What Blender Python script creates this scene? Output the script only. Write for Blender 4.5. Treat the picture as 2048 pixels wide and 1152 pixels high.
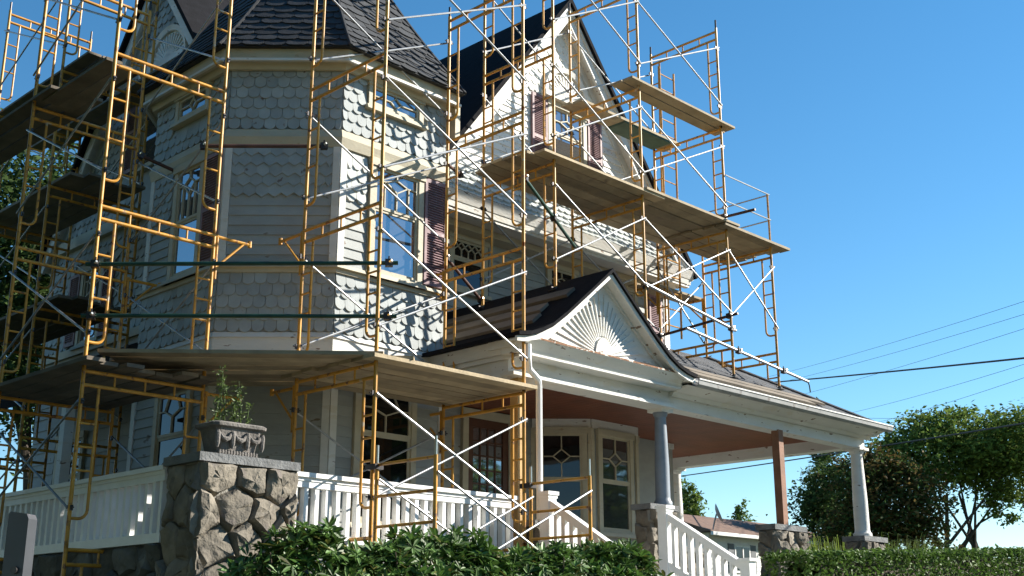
import bpy, bmesh, math, random
import numpy as np
from mathutils import Vector, Matrix
rnd = random.Random(11)
RAD = math.radians
for o in list(bpy.data.objects): bpy.data.objects.remove(o)
SC = bpy.context.scene
COL = SC.collection

# ------------------------------------------------------------------ camera, sky, sun, exposure
cam = bpy.data.cameras.new('camera'); camo = bpy.data.objects.new('camera', cam); COL.objects.link(camo)
camo.location = (0, 0, 1.6); camo.rotation_euler = (RAD(90 + 16.063), 0, RAD(-45.604))
cam.sensor_width = 36; cam.lens = 36 * 2400 / 2048; cam.clip_start = 0.1; cam.clip_end = 2000
SC.camera = camo
SUN_AZ, SUN_EL = 118.5, 28.5            # azimuth clockwise from +Y
w = bpy.data.worlds.new('World'); SC.world = w; w.use_nodes = True
nt = w.node_tree; nt.nodes.clear()
sk = nt.nodes.new('ShaderNodeTexSky'); sk.sky_type = 'NISHITA'; sk.sun_disc = False
sk.sun_elevation = RAD(SUN_EL); sk.sun_rotation = RAD(SUN_AZ); sk.altitude = 100; sk.air_density = 1.0; sk.dust_density = 0.0; sk.ozone_density = 3.0
bg = nt.nodes.new('ShaderNodeBackground'); bg.inputs[1].default_value = 0.076
hs = nt.nodes.new('ShaderNodeHueSaturation'); hs.inputs['Saturation'].default_value = 1.24; hs.inputs['Hue'].default_value = 0.492
ow = nt.nodes.new('ShaderNodeOutputWorld'); nt.links.new(sk.outputs[0], hs.inputs['Color']); nt.links.new(hs.outputs[0], bg.inputs[0]); nt.links.new(bg.outputs[0], ow.inputs[0])
sl = bpy.data.lights.new('sun', 'SUN'); sl.energy = 5.0; sl.angle = RAD(0.5); sl.color = (1.0, 0.94, 0.84)
slo = bpy.data.objects.new('sun', sl); COL.objects.link(slo)
az, el = RAD(SUN_AZ), RAD(SUN_EL)
sdir = Vector((math.sin(az) * math.cos(el), math.cos(az) * math.cos(el), math.sin(el)))
slo.rotation_euler = sdir.to_track_quat('Z', 'Y').to_euler(); slo.location = (40, -20, 30)
SC.view_settings.view_transform = 'Standard'; SC.view_settings.look = 'None'
SC.view_settings.exposure = 1.25; SC.view_settings.gamma = 1.0; SC.view_settings.use_curve_mapping = False
SC.render.engine = 'CYCLES'; SC.cycles.max_bounces = 6

# ------------------------------------------------------------------ materials
MATS = {}
def mat(name, col, rough=0.7, metal=0.0, var=0.12, nscale=6.0, col2=None, thr=None, soft=0.06, pscale=9.0, bump=0.0, bscale=40.0,
        island=0.0, spec=0.4, stretch=(1, 1, 1), transl=0.0, col3=None, thr3=None):
    if name in MATS: return MATS[name]
    m = bpy.data.materials.new(name); m.use_nodes = True; MATS[name] = m
    t = m.node_tree; N = t.nodes; L = t.links; N.clear()
    out = N.new('ShaderNodeOutputMaterial'); b = N.new('ShaderNodeBsdfPrincipled')
    b.inputs['Roughness'].default_value = rough; b.inputs['Metallic'].default_value = metal
    b.inputs['Specular IOR Level'].default_value = spec
    tc = N.new('ShaderNodeTexCoord'); mp = N.new('ShaderNodeMapping'); mp.inputs['Scale'].default_value = stretch
    geo = N.new('ShaderNodeNewGeometry')
    L.new(geo.outputs['Position'], mp.inputs[0])
    def noise(scale, detail=5, src=None):
        n = N.new('ShaderNodeTexNoise'); n.inputs['Scale'].default_value = scale; n.inputs['Detail'].default_value = detail
        L.new((src or mp).outputs[0], n.inputs['Vector']); return n
    n1 = noise(nscale)
    r = N.new('ShaderNodeMapRange'); r.inputs[3].default_value = 1 - var; r.inputs[4].default_value = 1 + var
    r.inputs[1].default_value = 0.3; r.inputs[2].default_value = 0.7
    L.new(n1.outputs['Fac'], r.inputs[0])
    val = r.outputs[0]
    if island:
        ri = N.new('ShaderNodeMapRange'); ri.inputs[3].default_value = 1 - island; ri.inputs[4].default_value = 1 + island
        oi = N.new('ShaderNodeObjectInfo'); ad = N.new('ShaderNodeMath'); ad.operation = 'ADD'; fr = N.new('ShaderNodeMath'); fr.operation = 'FRACT'
        L.new(geo.outputs['Random Per Island'], ad.inputs[0]); L.new(oi.outputs['Random'], ad.inputs[1]); L.new(ad.outputs[0], fr.inputs[0]); L.new(fr.outputs[0], ri.inputs[0])
        mu = N.new('ShaderNodeMath'); mu.operation = 'MULTIPLY'; L.new(val, mu.inputs[0]); L.new(ri.outputs[0], mu.inputs[1]); val = mu.outputs[0]
    mx = N.new('ShaderNodeVectorMath'); mx.operation = 'SCALE'; mx.inputs[0].default_value = col[:3]; L.new(val, mx.inputs['Scale'])
    cur = mx.outputs[0]
    def layer(cur, c, th, sc):
        n2 = noise(sc, 7); rr = N.new('ShaderNodeMapRange'); rr.inputs[1].default_value = th; rr.inputs[2].default_value = th + soft
        L.new(n2.outputs['Fac'], rr.inputs[0])
        mi = N.new('ShaderNodeMix'); mi.data_type = 'RGBA'; L.new(rr.outputs[0], mi.inputs[0]); L.new(cur, mi.inputs[6]); mi.inputs[7].default_value = (*c, 1)
        return mi.outputs[2]
    if col2 is not None: cur = layer(cur, col2, thr, pscale)
    if col3 is not None: cur = layer(cur, col3, thr3, pscale * 0.37)
    L.new(cur, b.inputs['Base Color'])
    if bump:
        nb = noise(bscale, 8); bp = N.new('ShaderNodeBump'); bp.inputs['Strength'].default_value = bump; bp.inputs['Distance'].default_value = 0.02
        L.new(nb.outputs['Fac'], bp.inputs['Height']); L.new(bp.outputs[0], b.inputs['Normal'])
    if transl:
        tr = N.new('ShaderNodeBsdfTranslucent'); L.new(cur, tr.inputs[0]); ms = N.new('ShaderNodeMixShader'); ms.inputs[0].default_value = transl
        L.new(b.outputs[0], ms.inputs[1]); L.new(tr.outputs[0], ms.inputs[2]); L.new(ms.outputs[0], out.inputs[0])
    else:
        L.new(b.outputs[0], out.inputs[0])
    return m
WOODPEEL = (0.2, 0.14, 0.1)
M = dict(
 white=mat('white_peeling_paint', (.62, .61, .57), .6, var=.06, stretch=(.4, .4, 1.3), col2=WOODPEEL, thr=.66, soft=.02, pscale=12, bump=.25, bscale=30, col3=(.6, .57, .5), thr3=.6),
 clap=mat('gable_clapboard_paint', (.76, .75, .71), .65, var=.07, col2=(.3, .27, .24), thr=.655, soft=.02, pscale=22, bump=.2, island=.05),
 whitenew=mat('white_rail_paint', (.82, .82, .8), .5, var=.04, bump=.05, col2=(.3, .27, .22), thr=.74, soft=.02, pscale=12),
 cream=mat('cream_trim_paint', (.45, .40, .29), .6, var=.08, stretch=(.5, .5, 1.2), col2=(.38, .3, .2), thr=.67, soft=.04, pscale=11, bump=.15),
 grey=mat('grey_shingle_paint', (.31, .335, .33), .65, var=.09, col2=(.16, .12, .10), thr=.665, soft=.03, pscale=7, island=.13, bump=.15, bscale=60),
 greyb=mat('grey_clapboard_paint', (.30, .31, .295), .65, var=.08, col2=(.16, .12, .09), thr=.675, soft=.03, pscale=6, island=.10, stretch=(.6,.6,1.4), bump=.15),
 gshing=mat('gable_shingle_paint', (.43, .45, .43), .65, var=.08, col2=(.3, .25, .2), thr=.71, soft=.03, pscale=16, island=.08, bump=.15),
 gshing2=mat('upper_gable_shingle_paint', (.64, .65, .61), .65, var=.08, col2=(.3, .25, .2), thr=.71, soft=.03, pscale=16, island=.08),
 maroon=mat('maroon_shutter_paint', (.24, .145, .155), .6, var=.15, col2=(.42, .34, .33), thr=.62, soft=.06, pscale=20),
 slate=mat('dark_turret_shingle', (.028, .030, .033), .75, var=.25, island=.35, bump=.4, bscale=90),
 blackroof=mat('black_roof_felt', (.008, .008, .010), .95, spec=.15, var=.3, bump=.3, bscale=30),
 greyroof=mat('grey_asphalt_shingle', (.085, .088, .095), .85, var=.2, island=.3, bump=.5, bscale=120),
 yellow=mat('yellow_scaffold_paint', (.56, .265, .030), .45, var=.22, nscale=5, col2=(.20, .085, .035), thr=.58, soft=.08, pscale=13, col3=(.42, .38, .30), thr3=.66, bump=.05, spec=.5),
 galv=mat('galvanised_tube', (.36, .37, .38), .48, metal=.8, var=.15, nscale=12, col2=(.3, .28, .26), thr=.66, soft=.05, pscale=8),
 green=mat('dark_green_tube', (.012, .05, .03), .4, var=.3),
 rusttube=mat('dark_brown_tube', (.07, .03, .02), .5, var=.3),
 dark=mat('dark_steel_clamp', (.05, .045, .045), .45, metal=.6, var=.3),
 bolt=mat('bright_bolt', (.6, .58, .52), .3, metal=.9),
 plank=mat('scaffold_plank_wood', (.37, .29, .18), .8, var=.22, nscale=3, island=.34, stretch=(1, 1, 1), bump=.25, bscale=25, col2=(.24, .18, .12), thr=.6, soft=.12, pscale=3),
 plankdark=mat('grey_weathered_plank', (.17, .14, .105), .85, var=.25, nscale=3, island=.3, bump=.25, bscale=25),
 ply=mat('green_plywood', (.05, .09, .06), .7, var=.2),
 lumber=mat('new_lumber', (.24, .115, .065), .7, var=.2, nscale=4, bump=.15, bscale=30),
 tanpost=mat('tan_lumber', (.52, .33, .13), .7, var=.15, nscale=4, bump=.15),
 ceiling=mat('brown_porch_ceiling', (.15, .040, .014), .6, var=.18, nscale=2.5, spec=.5),
 door=mat('dark_brown_door', (.09, .035, .02), .35, var=.2),
 stone=mat('rough_stone', (.185, .162, .128), .9, var=.3, nscale=5, island=.28, bump=.9, bscale=22, col2=(.13, .11, .10), thr=.6, soft=.12, pscale=6),
 mortar=mat('stone_mortar', (.24, .225, .195), .95, var=.2, bump=.8, bscale=40),
 cap=mat('bluestone_cap', (.17, .172, .17), .9, var=.25, bump=.7, bscale=35),
 rubble=mat('dark_rubble_wall', (.10, .10, .092), .95, var=.4, nscale=4, island=.3, bump=.9, bscale=15),
 planter=mat('cast_stone_planter', (.17, .155, .14), .9, var=.25, bump=.6, bscale=45, col2=(.16, .14, .13), thr=.58, soft=.1, pscale=9),
 soil=mat('soil', (.05, .035, .025), .95),
 rhodo=mat('rhododendron_leaf', (.075, .145, .03), .5, var=.25, island=.5, spec=.35, transl=.22),
 rhodod=mat('rhododendron_old_leaf', (.13, .13, .03), .45, var=.25, island=.4, transl=.22),
 hedge=mat('hedge_leaf', (.085, .15, .03), .6, spec=.25, var=.2, island=.45, transl=.25),
 leaf=mat('maple_leaf', (.12, .175, .036), .75, spec=.15, var=.2, island=.5, transl=.35),
 leafdark=mat('dark_maple_leaf', (.055, .09, .025), .75, spec=.15, var=.25, island=.5, transl=.3),
 leafred=mat('reddening_leaf', (.105, .075, .025), .75, spec=.15, var=.3, island=.5, transl=.3),
 bark=mat('bark', (.075, .06, .048), .9, var=.3, bump=.8, bscale=20),
 twig=mat('hedge_twig', (.06, .045, .03), .9),
 grassy=mat('ornamental_grass_blade', (.15, .20, .035), .5, var=.2, island=.4, transl=.3),
 lawn=mat('lawn', (.05, .075, .025), .9, var=.35, nscale=1.2, bump=.5, bscale=60),
 asphalt=mat('asphalt', (.05, .05, .052), .9, var=.2, nscale=3, bump=.4, bscale=120),
 concrete=mat('concrete', (.33, .32, .30), .9, var=.15, bump=.3, bscale=60),
 siding=mat('neighbour_white_siding', (.74, .73, .70), .6, var=.05),
 brownroof=mat('brown_shingle_roof', (.16, .095, .065), .85, var=.25, nscale=5, bump=.4, bscale=60),
 shut2=mat('neighbour_shutter', (.12, .13, .14), .6),
 dish=mat('grey_dish', (.32, .32, .33), .5),
 wire=mat('black_wire', (.03, .03, .032), .6),
 truck=mat('grey_truck_metal', (.035, .036, .042), .45, var=.15, spec=.5),
 redlens=mat('red_lens', (.25, .01, .01), .25),
 carpaint=mat('pale_blue_car_paint', (.45, .52, .6), .2, metal=.3, spec=.6),
 rubber=mat('rubber', (.02, .02, .02), .8),
 plantleaf=mat('planter_leaf', (.09, .14, .035), .5, island=.4, transl=.3),
)
def glassmat(name, col, rough=.03):
    m = bpy.data.materials.new(name); m.use_nodes = True
    t = m.node_tree; N = t.nodes; L = t.links; b = N['Principled BSDF']
    b.inputs['Base Color'].default_value = (*col, 1); b.inputs['Metallic'].default_value = .85; b.inputs['Roughness'].default_value = rough
    geo = N.new('ShaderNodeNewGeometry'); n = N.new('ShaderNodeTexNoise'); n.inputs['Scale'].default_value = 1.6; n.inputs['Detail'].default_value = 2
    L.new(geo.outputs['Position'], n.inputs['Vector'])
    bp = N.new('ShaderNodeBump'); bp.inputs['Strength'].default_value = .10; bp.inputs['Distance'].default_value = .02
    L.new(n.outputs['Fac'], bp.inputs['Height']); L.new(bp.outputs[0], b.inputs['Normal'])
    MATS[name] = m; return m
M['glass'] = glassmat('old_window_glass', (.34, .36, .39))
M['glassm'] = glassmat('window_glass_half_shade_tone', (.20, .21, .22))  # darker copy of the window glass, dim tree reflections put into its colour
M['glassd'] = glassmat('window_glass_shade_tone', (.045, .048, .052))  # darkest copy of the window glass, shade and dark reflections put into its colour

# ------------------------------------------------------------------ mesh builder
class Frame:
    """a wall plane: u along the wall, v up, w outward"""
    def __init__(s, O, U):
        s.O = Vector(O); s.U = Vector(U).normalized(); s.Z = Vector((0, 0, 1)); s.N = -(s.Z.cross(s.U)) * -1
        s.N = s.U.cross(s.Z)
    def p(s, u, v, w=0.0): return s.O + s.U * u + s.Z * v + s.N * w
    def m(s, u, v, w=0.0, rot=0.0, tilt=0.0):
        B = Matrix((s.U, -s.N, s.Z)).transposed().to_4x4()
        return Matrix.Translation(s.p(u, v, w)) @ B @ Matrix.Rotation(rot, 4, 'Y') @ Matrix.Rotation(tilt, 4, 'X')
class MB:
    def __init__(s): s.v = []; s.f = []; s.sm = False
    def add(s, vs, fs):
        b = len(s.v); s.v += [tuple(x) for x in vs]; s.f += [tuple(i + b for i in f) for f in fs]; return s
    def box(s, a, b):
        x0, y0, z0 = a; x1, y1, z1 = b
        return s.add([(x0,y0,z0),(x1,y0,z0),(x1,y1,z0),(x0,y1,z0),(x0,y0,z1),(x1,y0,z1),(x1,y1,z1),(x0,y1,z1)],
              [(0,3,2,1),(4,5,6,7),(0,1,5,4),(1,2,6,5),(2,3,7,6),(3,0,4,7)])
    def fbox(s, F, u0, u1, v0, v1, w0, w1, wt=None):
        """box in a wall frame; wt = outward depth at the top edge (wedge)"""
        wt = w1 if wt is None else wt
        P = [F.p(u0,v0,w1),F.p(u1,v0,w1),F.p(u1,v0,w0),F.p(u0,v0,w0),F.p(u0,v1,wt),F.p(u1,v1,wt),F.p(u1,v1,w0),F.p(u0,v1,w0)]
        return s.add(P, [(0,3,2,1),(4,5,6,7),(0,1,5,4),(1,2,6,5),(2,3,7,6),(3,0,4,7)])
    def prism(s, poly, off):
        """polygon (3-D points) swept by vector off"""
        n = len(poly); off = Vector(off); P = [Vector(p) for p in poly]
        s.add(P + [p + off for p in P], [tuple(range(n))[::-1], tuple(range(n, 2*n))] + [(i, (i+1) % n, n+(i+1) % n, n+i) for i in range(n)]); return s
    def zprism(s, poly, z0, z1): return s.prism([(x, y, z0) for x, y in poly], (0, 0, z1 - z0))
    def beam(s, p, q, wd, ht, up=(0,0,1)):
        """rectangular bar from p to q"""
        p = Vector(p); q = Vector(q); d = (q-p).normalized(); up = Vector(up)
        sd = d.cross(up); sd = sd.normalized() if sd.length > 1e-5 else Vector((1,0,0)); u = sd.cross(d)
        a = sd*wd/2; b = u*ht/2
        return s.add([p-a-b,p+a-b,p+a+b,p-a+b,q-a-b,q+a-b,q+a+b,q-a+b], [(0,1,2,3),(7,6,5,4),(0,4,5,1),(1,5,6,2),(2,6,7,3),(3,7,4,0)])
    def tube(s, p, q, r, n=8, r2=None): return s.path([p, q], [r, r if r2 is None else r2], n)
    def path(s, pts, r, n=8):
        pts = [Vector(p) for p in pts]; R_ = r if isinstance(r, (list, tuple)) else [r]*len(pts); b = len(s.v)
        ref = None
        for i, p in enumerate(pts):
            d = (pts[min(i+1, len(pts)-1)] - pts[max(i-1, 0)]).normalized()
            if ref is None: ref = d.orthogonal().normalized()
            ref = (ref - d*ref.dot(d)).normalized(); o2 = d.cross(ref)
            for k in range(n):
                a = 2*math.pi*k/n; s.v.append(tuple(p + (ref*math.cos(a) + o2*math.sin(a))*R_[i]))
        for i in range(len(pts)-1):
            for k in range(n): s.f.append((b+i*n+k, b+i*n+(k+1) % n, b+(i+1)*n+(k+1) % n, b+(i+1)*n+k))
        s.f.append(tuple(b+k for k in range(n))[::-1]); s.f.append(tuple(b+(len(pts)-1)*n+k for k in range(n))); s.sm = True
        return s
    def lathe(s, c, prof, n=16):
        """prof: list of (r, z) about vertical axis at c"""
        b = len(s.v)
        for r, z in prof:
            for k in range(n): a = 2*math.pi*k/n; s.v.append((c[0]+r*math.cos(a), c[1]+r*math.sin(a), z))
        m = len(prof)
        for i in range(m-1):
            for k in range(n): s.f.append((b+i*n+k, b+i*n+(k+1) % n, b+(i+1)*n+(k+1) % n, b+(i+1)*n+k))
        s.f.append(tuple(b+k for k in range(n))[::-1]); s.f.append(tuple(b+(m-1)*n+k for k in range(n))); s.sm = True; return s
    def mesh(s, name, m):
        me = bpy.data.meshes.new(name); me.from_pydata(s.v, [], s.f); me.materials.append(m)
        if s.sm:
            me.polygons.foreach_set('use_smooth', [len(p.vertices) == 4 for p in me.polygons])
            try: me.set_sharp_from_angle(angle=RAD(40))
            except Exception: pass
        me.update(); return me
    def build(s, name, m, parent=None): return link(name, s.mesh(name, m), parent)
def link(name, me, parent=None, mw=None):
    o = bpy.data.objects.new(name, me); COL.objects.link(o)
    if parent is not None:
        o.parent = parent
        base = Matrix.Translation(-parent.location) if parent.parent is None else Matrix.Identity(4)
        o.matrix_basis = base @ mw if mw is not None else base
    elif mw is not None: o.matrix_basis = mw
    return o
def tag(o, label, cat, group=None):
    o['label'] = label; o['category'] = cat
    if group: o['group'] = group
    return o
def thing(name, label, cat, loc=(0,0,0), group=None):
    o = bpy.data.objects.new(name, None); COL.objects.link(o); o.location = loc; o.empty_display_size = .2
    return tag(o, label, cat, group)
def struct(o): o['kind'] = 'structure'; return o
def stuff(o): o['kind'] = 'stuff'; return o
ORD = ['first', 'second', 'third', 'fourth', 'fifth', 'sixth', 'seventh', 'eighth', 'ninth', 'tenth', 'eleventh', 'twelfth']

# ------------------------------------------------------------------ ground, road
def gz(x, y):
    t = min(1, max(0, (y - 5.2) / 4.0)); t = t*t*(3-2*t)
    return 1.05*t + 0.045*max(0, min(12, x - 12))*t
def ground():
    xs = [-300,-150,-80,-40,-20,-10,-4,0,3,6,9,12,15,18,21,24,30,45,80,160,300]; ys = [-300,-120,-50,-20,-8,0,4.6,5.2,5.8,6.4,7,7.6,8.2,9.2,12,16,24,40,80,160,320]
    m = MB()
    for y in ys:
        for x in xs: m.v.append((x, y, gz(x, y)))
    n = len(xs)
    for j in range(len(ys)-1):
        for i in range(n-1): m.f.append((j*n+i, j*n+i+1, (j+1)*n+i+1, (j+1)*n+i))
    struct(m.build('ground', M['lawn']))
    struct(MB().box((-120, -5.5, -.02), (120, 2.6, .012)).build('road', M['asphalt']))
    struct(MB().box((-120, 2.6, -.1), (120, 2.78, .13)).build('kerb', M['concrete']))
    struct(MB().box((-120, 3.3, -.1), (120, 4.6, .03)).build('pavement', M['concrete']))
ground()

# ------------------------------------------------------------------ the house
HOUSE = thing('victorian_house', 'weathered grey and white shingled Victorian house with corner turret and front porch', 'house', (14, 15, 1.05))
S2 = math.sqrt(.5)
OCT = [(8.13,13.39),(9.22,12.30),(11.17,12.30),(11.17,13.39),(11.17,15.34),(11.17,16.43),(9.22,16.43),(8.13,15.34)]
OC = Vector((10.195, 14.365, 0))
TF = Frame((0, 12.30, 0), (1, 0, 0))                     # u = X
TD = Frame((8.13, 13.39, 0), (1, -1, 0))                 # u 0..1.541
TL = Frame((8.13, 15.34, 0), (0, -1, 0))                 # u 0..1.95
TB = Frame((9.22, 16.43, 0), (-1, -1, 0))                # back-left face
TR = Frame((11.17, 12.30, 0), (1, 1, 0))                 # right diagonal face
GF = Frame((0, 13.40, 0), (1, 0, 0))                     # front gable wall
MF = Frame((0, 13.90, 0), (1, 0, 0))                     # main front wall
SF = Frame((9.20, 17.45, 0), (0, -1, 0))                 # side gable wall, u = 17.45 - Y
RF = Frame((18.6, 13.9, 0), (0, 1, 0))
def octo(k):   # octagon pushed outwards by k
    a = 2.065 + k; c = 0.975 + k*math.tan(math.pi/8)
    x = .975*(1 + k/2.065) if k < 0 else .975 + .25*k      # the right side is straight and runs back into the main house
    return [(OC.x-a,OC.y-c),(OC.x-c,OC.y-a),(OC.x+x,OC.y-a),(OC.x+x,OC.y-c),(OC.x+x,OC.y+c),(OC.x+x,OC.y+a),(OC.x-c,OC.y+a),(OC.x-a,OC.y+c)]
def ring(mb, k0, k1, z0, z1, k0t=None, k1t=None):
    """octagonal band, inner k0 outer k1"""
    A = octo(k0); B = octo(k1); At = octo(k0 if k0t is None else k0t); Bt = octo(k1 if k1t is None else k1t)
    for i in range(8):
        j = (i+1) % 8
        mb.add([(*A[i],z0),(*B[i],z0),(*B[j],z0),(*A[j],z0),(*At[i],z1),(*Bt[i],z1),(*Bt[j],z1),(*At[j],z1)],
               [(0,3,2,1),(4,5,6,7),(1,2,6,5),(0,4,7,3)])
turret = MB().zprism(OCT, .8, 9.17).build('turret_wall', M['greyb'], HOUSE)
mw_ = MB(); mw_.box((11.1, 13.9, .8), (18.6, 21.0, 8.35)); mw_.box((9.2, 16.0, .8), (12.3, 20.9, 8.35))
mainwall = mw_.build('main_wall', M['greyb'], HOUSE)
apz = 12.69
gwall = MB().prism([(11.3,13.4,8.2),(18.3,13.4,8.2),(18.3,13.4,8.4),(14.95,13.4,apz),(11.6,13.4,8.4),(11.3,13.4,8.3)], (0, .5, 0)).build('gable_wall', M['clap'], HOUSE)
swall = MB().prism([(9.2,20.8,8.2),(9.2,14.1,8.2),(9.2,14.1,8.4),(9.2,17.45,12.8),(9.2,20.8,8.4)], (.5, 0, 0)).build('side_gable_wall', M['greyb'], HOUSE)

# --- shingles and clapboards
def shingle_mesh(kind, wd, h, m, th=.03):
    a = wd*(.4995 if kind == 'point' else .487); ov = h*.45
    if kind == 'scallop': bot = [(a*math.cos(t), -a*.82*math.sin(t)) for t in [math.pi*k/8 for k in range(9)]]; y0 = a*.82
    elif kind == 'point': bot = [(a, 0), (0, -wd*.36), (-a, 0)]; y0 = wd*.36
    elif kind == 'hex': bot = [(a, 0), (a*.42, -wd*.34), (-a*.42, -wd*.34), (-a, 0)]; y0 = wd*.34
    else: bot = [(a, 0), (-a, 0)]; y0 = 0
    pts = [(a, h+ov-y0)] + [(x, y) for x, y in bot] + [(-a, h+ov-y0)]
    mb = MB(); n = len(pts)
    V = [(x, -th*(1.25 - .95*(y+y0)/(h+ov)), y+y0) for x, y in pts]; V2 = [(x, .001, y+y0) for x, y in pts]
    mb.add(V + V2, [tuple(range(n))[::-1], *[(i, (i+1) % n, n+(i+1) % n, n+i) for i in range(n)]])
    return mb.mesh('shingle', m)
def field(F, u0, u1, v0, v1, wd, h, kind, m, parent, holes=(), single=True, inside=None, wfun=None, name='shingle', th=.03):
    me = shingle_mesh(kind, wd, h, m, th); rows = max(1, int(round((v1-v0)/h))); hh = (v1-v0)/rows
    J = MB(); base = [v.co.copy() for v in me.vertices]; faces = [tuple(p.vertices) for p in me.polygons]
    for r in range(rows):
        v = v0 + r*hh; u = u0 + (wd/2 if r % 2 == 0 else 0)
        while u < u1 + .001:
            lo = max(u-wd/2, u0); hi = min(u+wd/2, u1); c = (lo+hi)/2; sx = (hi-lo)/wd
            u += wd
            if sx < .18: continue
            if any(a-.01 < c < b+.01 and cc - hh*.7 < v < d for a, b, cc, d in holes): continue
            if inside and not inside(c, v+hh*.5): continue
            wv, tl = wfun(v, hh) if wfun else (0.0, 0.0)
            mw = F.m(c, v + rnd.uniform(-.006, .006), wv + rnd.uniform(0, .004), rnd.uniform(-.022, .022), tl + rnd.uniform(0, .012)) @ Matrix.Diagonal((sx, 1, 1, 1))
            if single: link(name, me, parent, mw)
            else: J.add([mw @ b for b in base], faces)
    if not single and J.v: stuff(J.build(name, m, parent))
def claps(F, u0, u1, v0, v1, ex, m, parent, holes=(), clip=None):
    rows = max(1, int(round((v1-v0)/ex))); e = (v1-v0)/rows
    for r in range(rows):
        a = v0+r*e; b = a+e+.012; segs = [(u0, u1)] if clip is None else ([clip(a)] if clip(a) else [])
        for h0, h1, hv0, hv1 in holes:
            if a < hv1-.02 and a+e > hv0+.02:
                ns = []
                for s0, s1 in segs:
                    if h0 > s0: ns.append((s0, min(s1, h0)))
                    if h1 < s1: ns.append((max(s0, h1), s1))
                segs = [x for x in ns if x[1]-x[0] > .03]
        for s0, s1 in segs:
            cuts = [s0] + sorted(rnd.uniform(s0, s1) for _ in range(int((s1-s0)/2.2))) + [s1]
            for c0, c1 in zip(cuts, cuts[1:]):
                if c1-c0 < .05: continue
                j = rnd.uniform(0, .004)
                MB().fbox(F, c0+.001, c1-.001, a+rnd.uniform(-.002, .002), b, 0, .022+j, .005).build('clapboard', m, parent)

# --- windows and shutters
def bars(mb, F, segs, r, w0, w1):
    for (a, b), (c, d) in segs:
        p = F.p(a, b, (w0+w1)/2); q = F.p(c, d, (w0+w1)/2); mb.beam(p, q, r, w1-w0, up=F.N)
def window(F, u0, u1, v0, v1, split=None, style='diamond', cas=.09, cmat='cream', glass='glass', sill=True, label=None):
    """outer size of casing; split = height of the meeting rail"""
    c = cas; W = MB()
    W.fbox(F, u0, u0+c, v0, v1, .0, .055); W.fbox(F, u1-c, u1, v0, v1, .0, .055); W.fbox(F, u0-.02, u1+.02, v1-c*.9, v1+.03, .0, .075)
    W.fbox(F, u0+c, u1-c, v0, v0+.05, .0, .05)
    o = W.build('window', M[cmat], HOUSE)
    if sill: MB().fbox(F, u0-.05, u1+.05, v0-.06, v0+.004, .0, .11, .09).build('sill', M[cmat], o)
    a0, a1, b0, b1 = u0+c, u1-c, v0+.05, v1-c*.9
    halves = [(b0, b1)] if split is None else [(b0, split), (split, b1)]
    for k, (s0, s1) in enumerate(halves):
        top = (k == len(halves)-1); dw = .0 if not top else .012; S = MB(); st = .04
        S.fbox(F, a0, a0+st, s0, s1, .004, .026+dw); S.fbox(F, a1-st, a1, s0, s1, .004, .026+dw)
        S.fbox(F, a0+st, a1-st, s0, s0+st, .004, .026+dw); S.fbox(F, a0+st, a1-st, s1-st*.9, s1, .004, .026+dw)
        S.build('sash', M['cream'], o)
        MB().fbox(F, a0+st*.6, a1-st*.6, s0+st*.6, s1-st*.6, .002, .010+dw*.6).build('pane', M[glass], o)
        if top and style != 'plain':
            g0, g1, h0, h1 = a0+st, a1-st, s0+st, s1-st; um = (g0+g1)/2; vm = (h0+h1)/2; wd = g1-g0; ht = h1-h0; B = MB()
            if style == 'diamond':
                dx, dy = wd*.24, ht*.17
                sg = [((um,h0),(um,vm-dy)),((um,vm+dy),(um,h1)),((g0,vm),(um-dx,vm)),((um+dx,vm),(g1,vm)),
                      ((um-dx,vm),(um,vm+dy)),((um,vm+dy),(um+dx,vm)),((um+dx,vm),(um,vm-dy)),((um,vm-dy),(um-dx,vm))]
            elif style == 'yoke':
                y1 = h0+ht*.5; y2 = h0+ht*.72; y3 = h0+ht*.86; q = wd*.27
                sg = [((um,h0),(um,y1)),((um,y1),(um-q,y2)),((um,y1),(um+q,y2)),((um-q,y2),(um,y3)),((um+q,y2),(um,y3)),((um,y3),(um,h1)),
                      ((um-q,y2),(g0,y2)),((um+q,y2),(g1,y2)),((g0+wd*.2,h0),(g0+wd*.2,y2)),((g1-wd*.2,h0),(g1-wd*.2,y2))]
            elif style == 'simpleyoke':
                y2 = h0+ht*.62; q = wd*.3
                sg = [((um,h0),(um,h0+ht*.45)),((um,h0+ht*.45),(um-q,y2)),((um,h0+ht*.45),(um+q,y2)),((um-q,y2),(um-q*.55,h1)),((um+q,y2),(um+q*.55,h1)),((um-q,y2),(g0,y2)),((um+q,y2),(g1,y2))]
            elif style == 'lattice':
                sg = []; n = 4; y1 = h0+ht*.45
                for k2 in range(1, n): x = g0+wd*k2/n; sg.append(((x,h0),(x,y1)))
                for k2 in range(n):
                    x = g0+wd*k2/n; x2 = g0+wd*(k2+1)/n; xm = (x+x2)/2
                    sg += [((x,y1),(xm,y1+ht*.25)),((x2,y1),(xm,y1+ht*.25)),((xm,y1+ht*.25),(x,h1)),((xm,y1+ht*.25),(x2,h1))]
            elif style == 'strip':
                q = wd*.13
                sg = [((um-q,vm),(um,h1-ht*.12)),((um,h1-ht*.12),(um+q,vm)),((um+q,vm),(um,h0+ht*.12)),((um,h0+ht*.12),(um-q,vm)),((g0,vm),(um-q,vm)),((um+q,vm),(g1,vm)),((um,h0),(um,h0+ht*.12)),((um,h1-ht*.12),(um,h1))]
            bars(B, F, sg, .018, .008+dw*.6, .03+dw); B.build('muntin', M['cream'], o)
    return o
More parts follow.
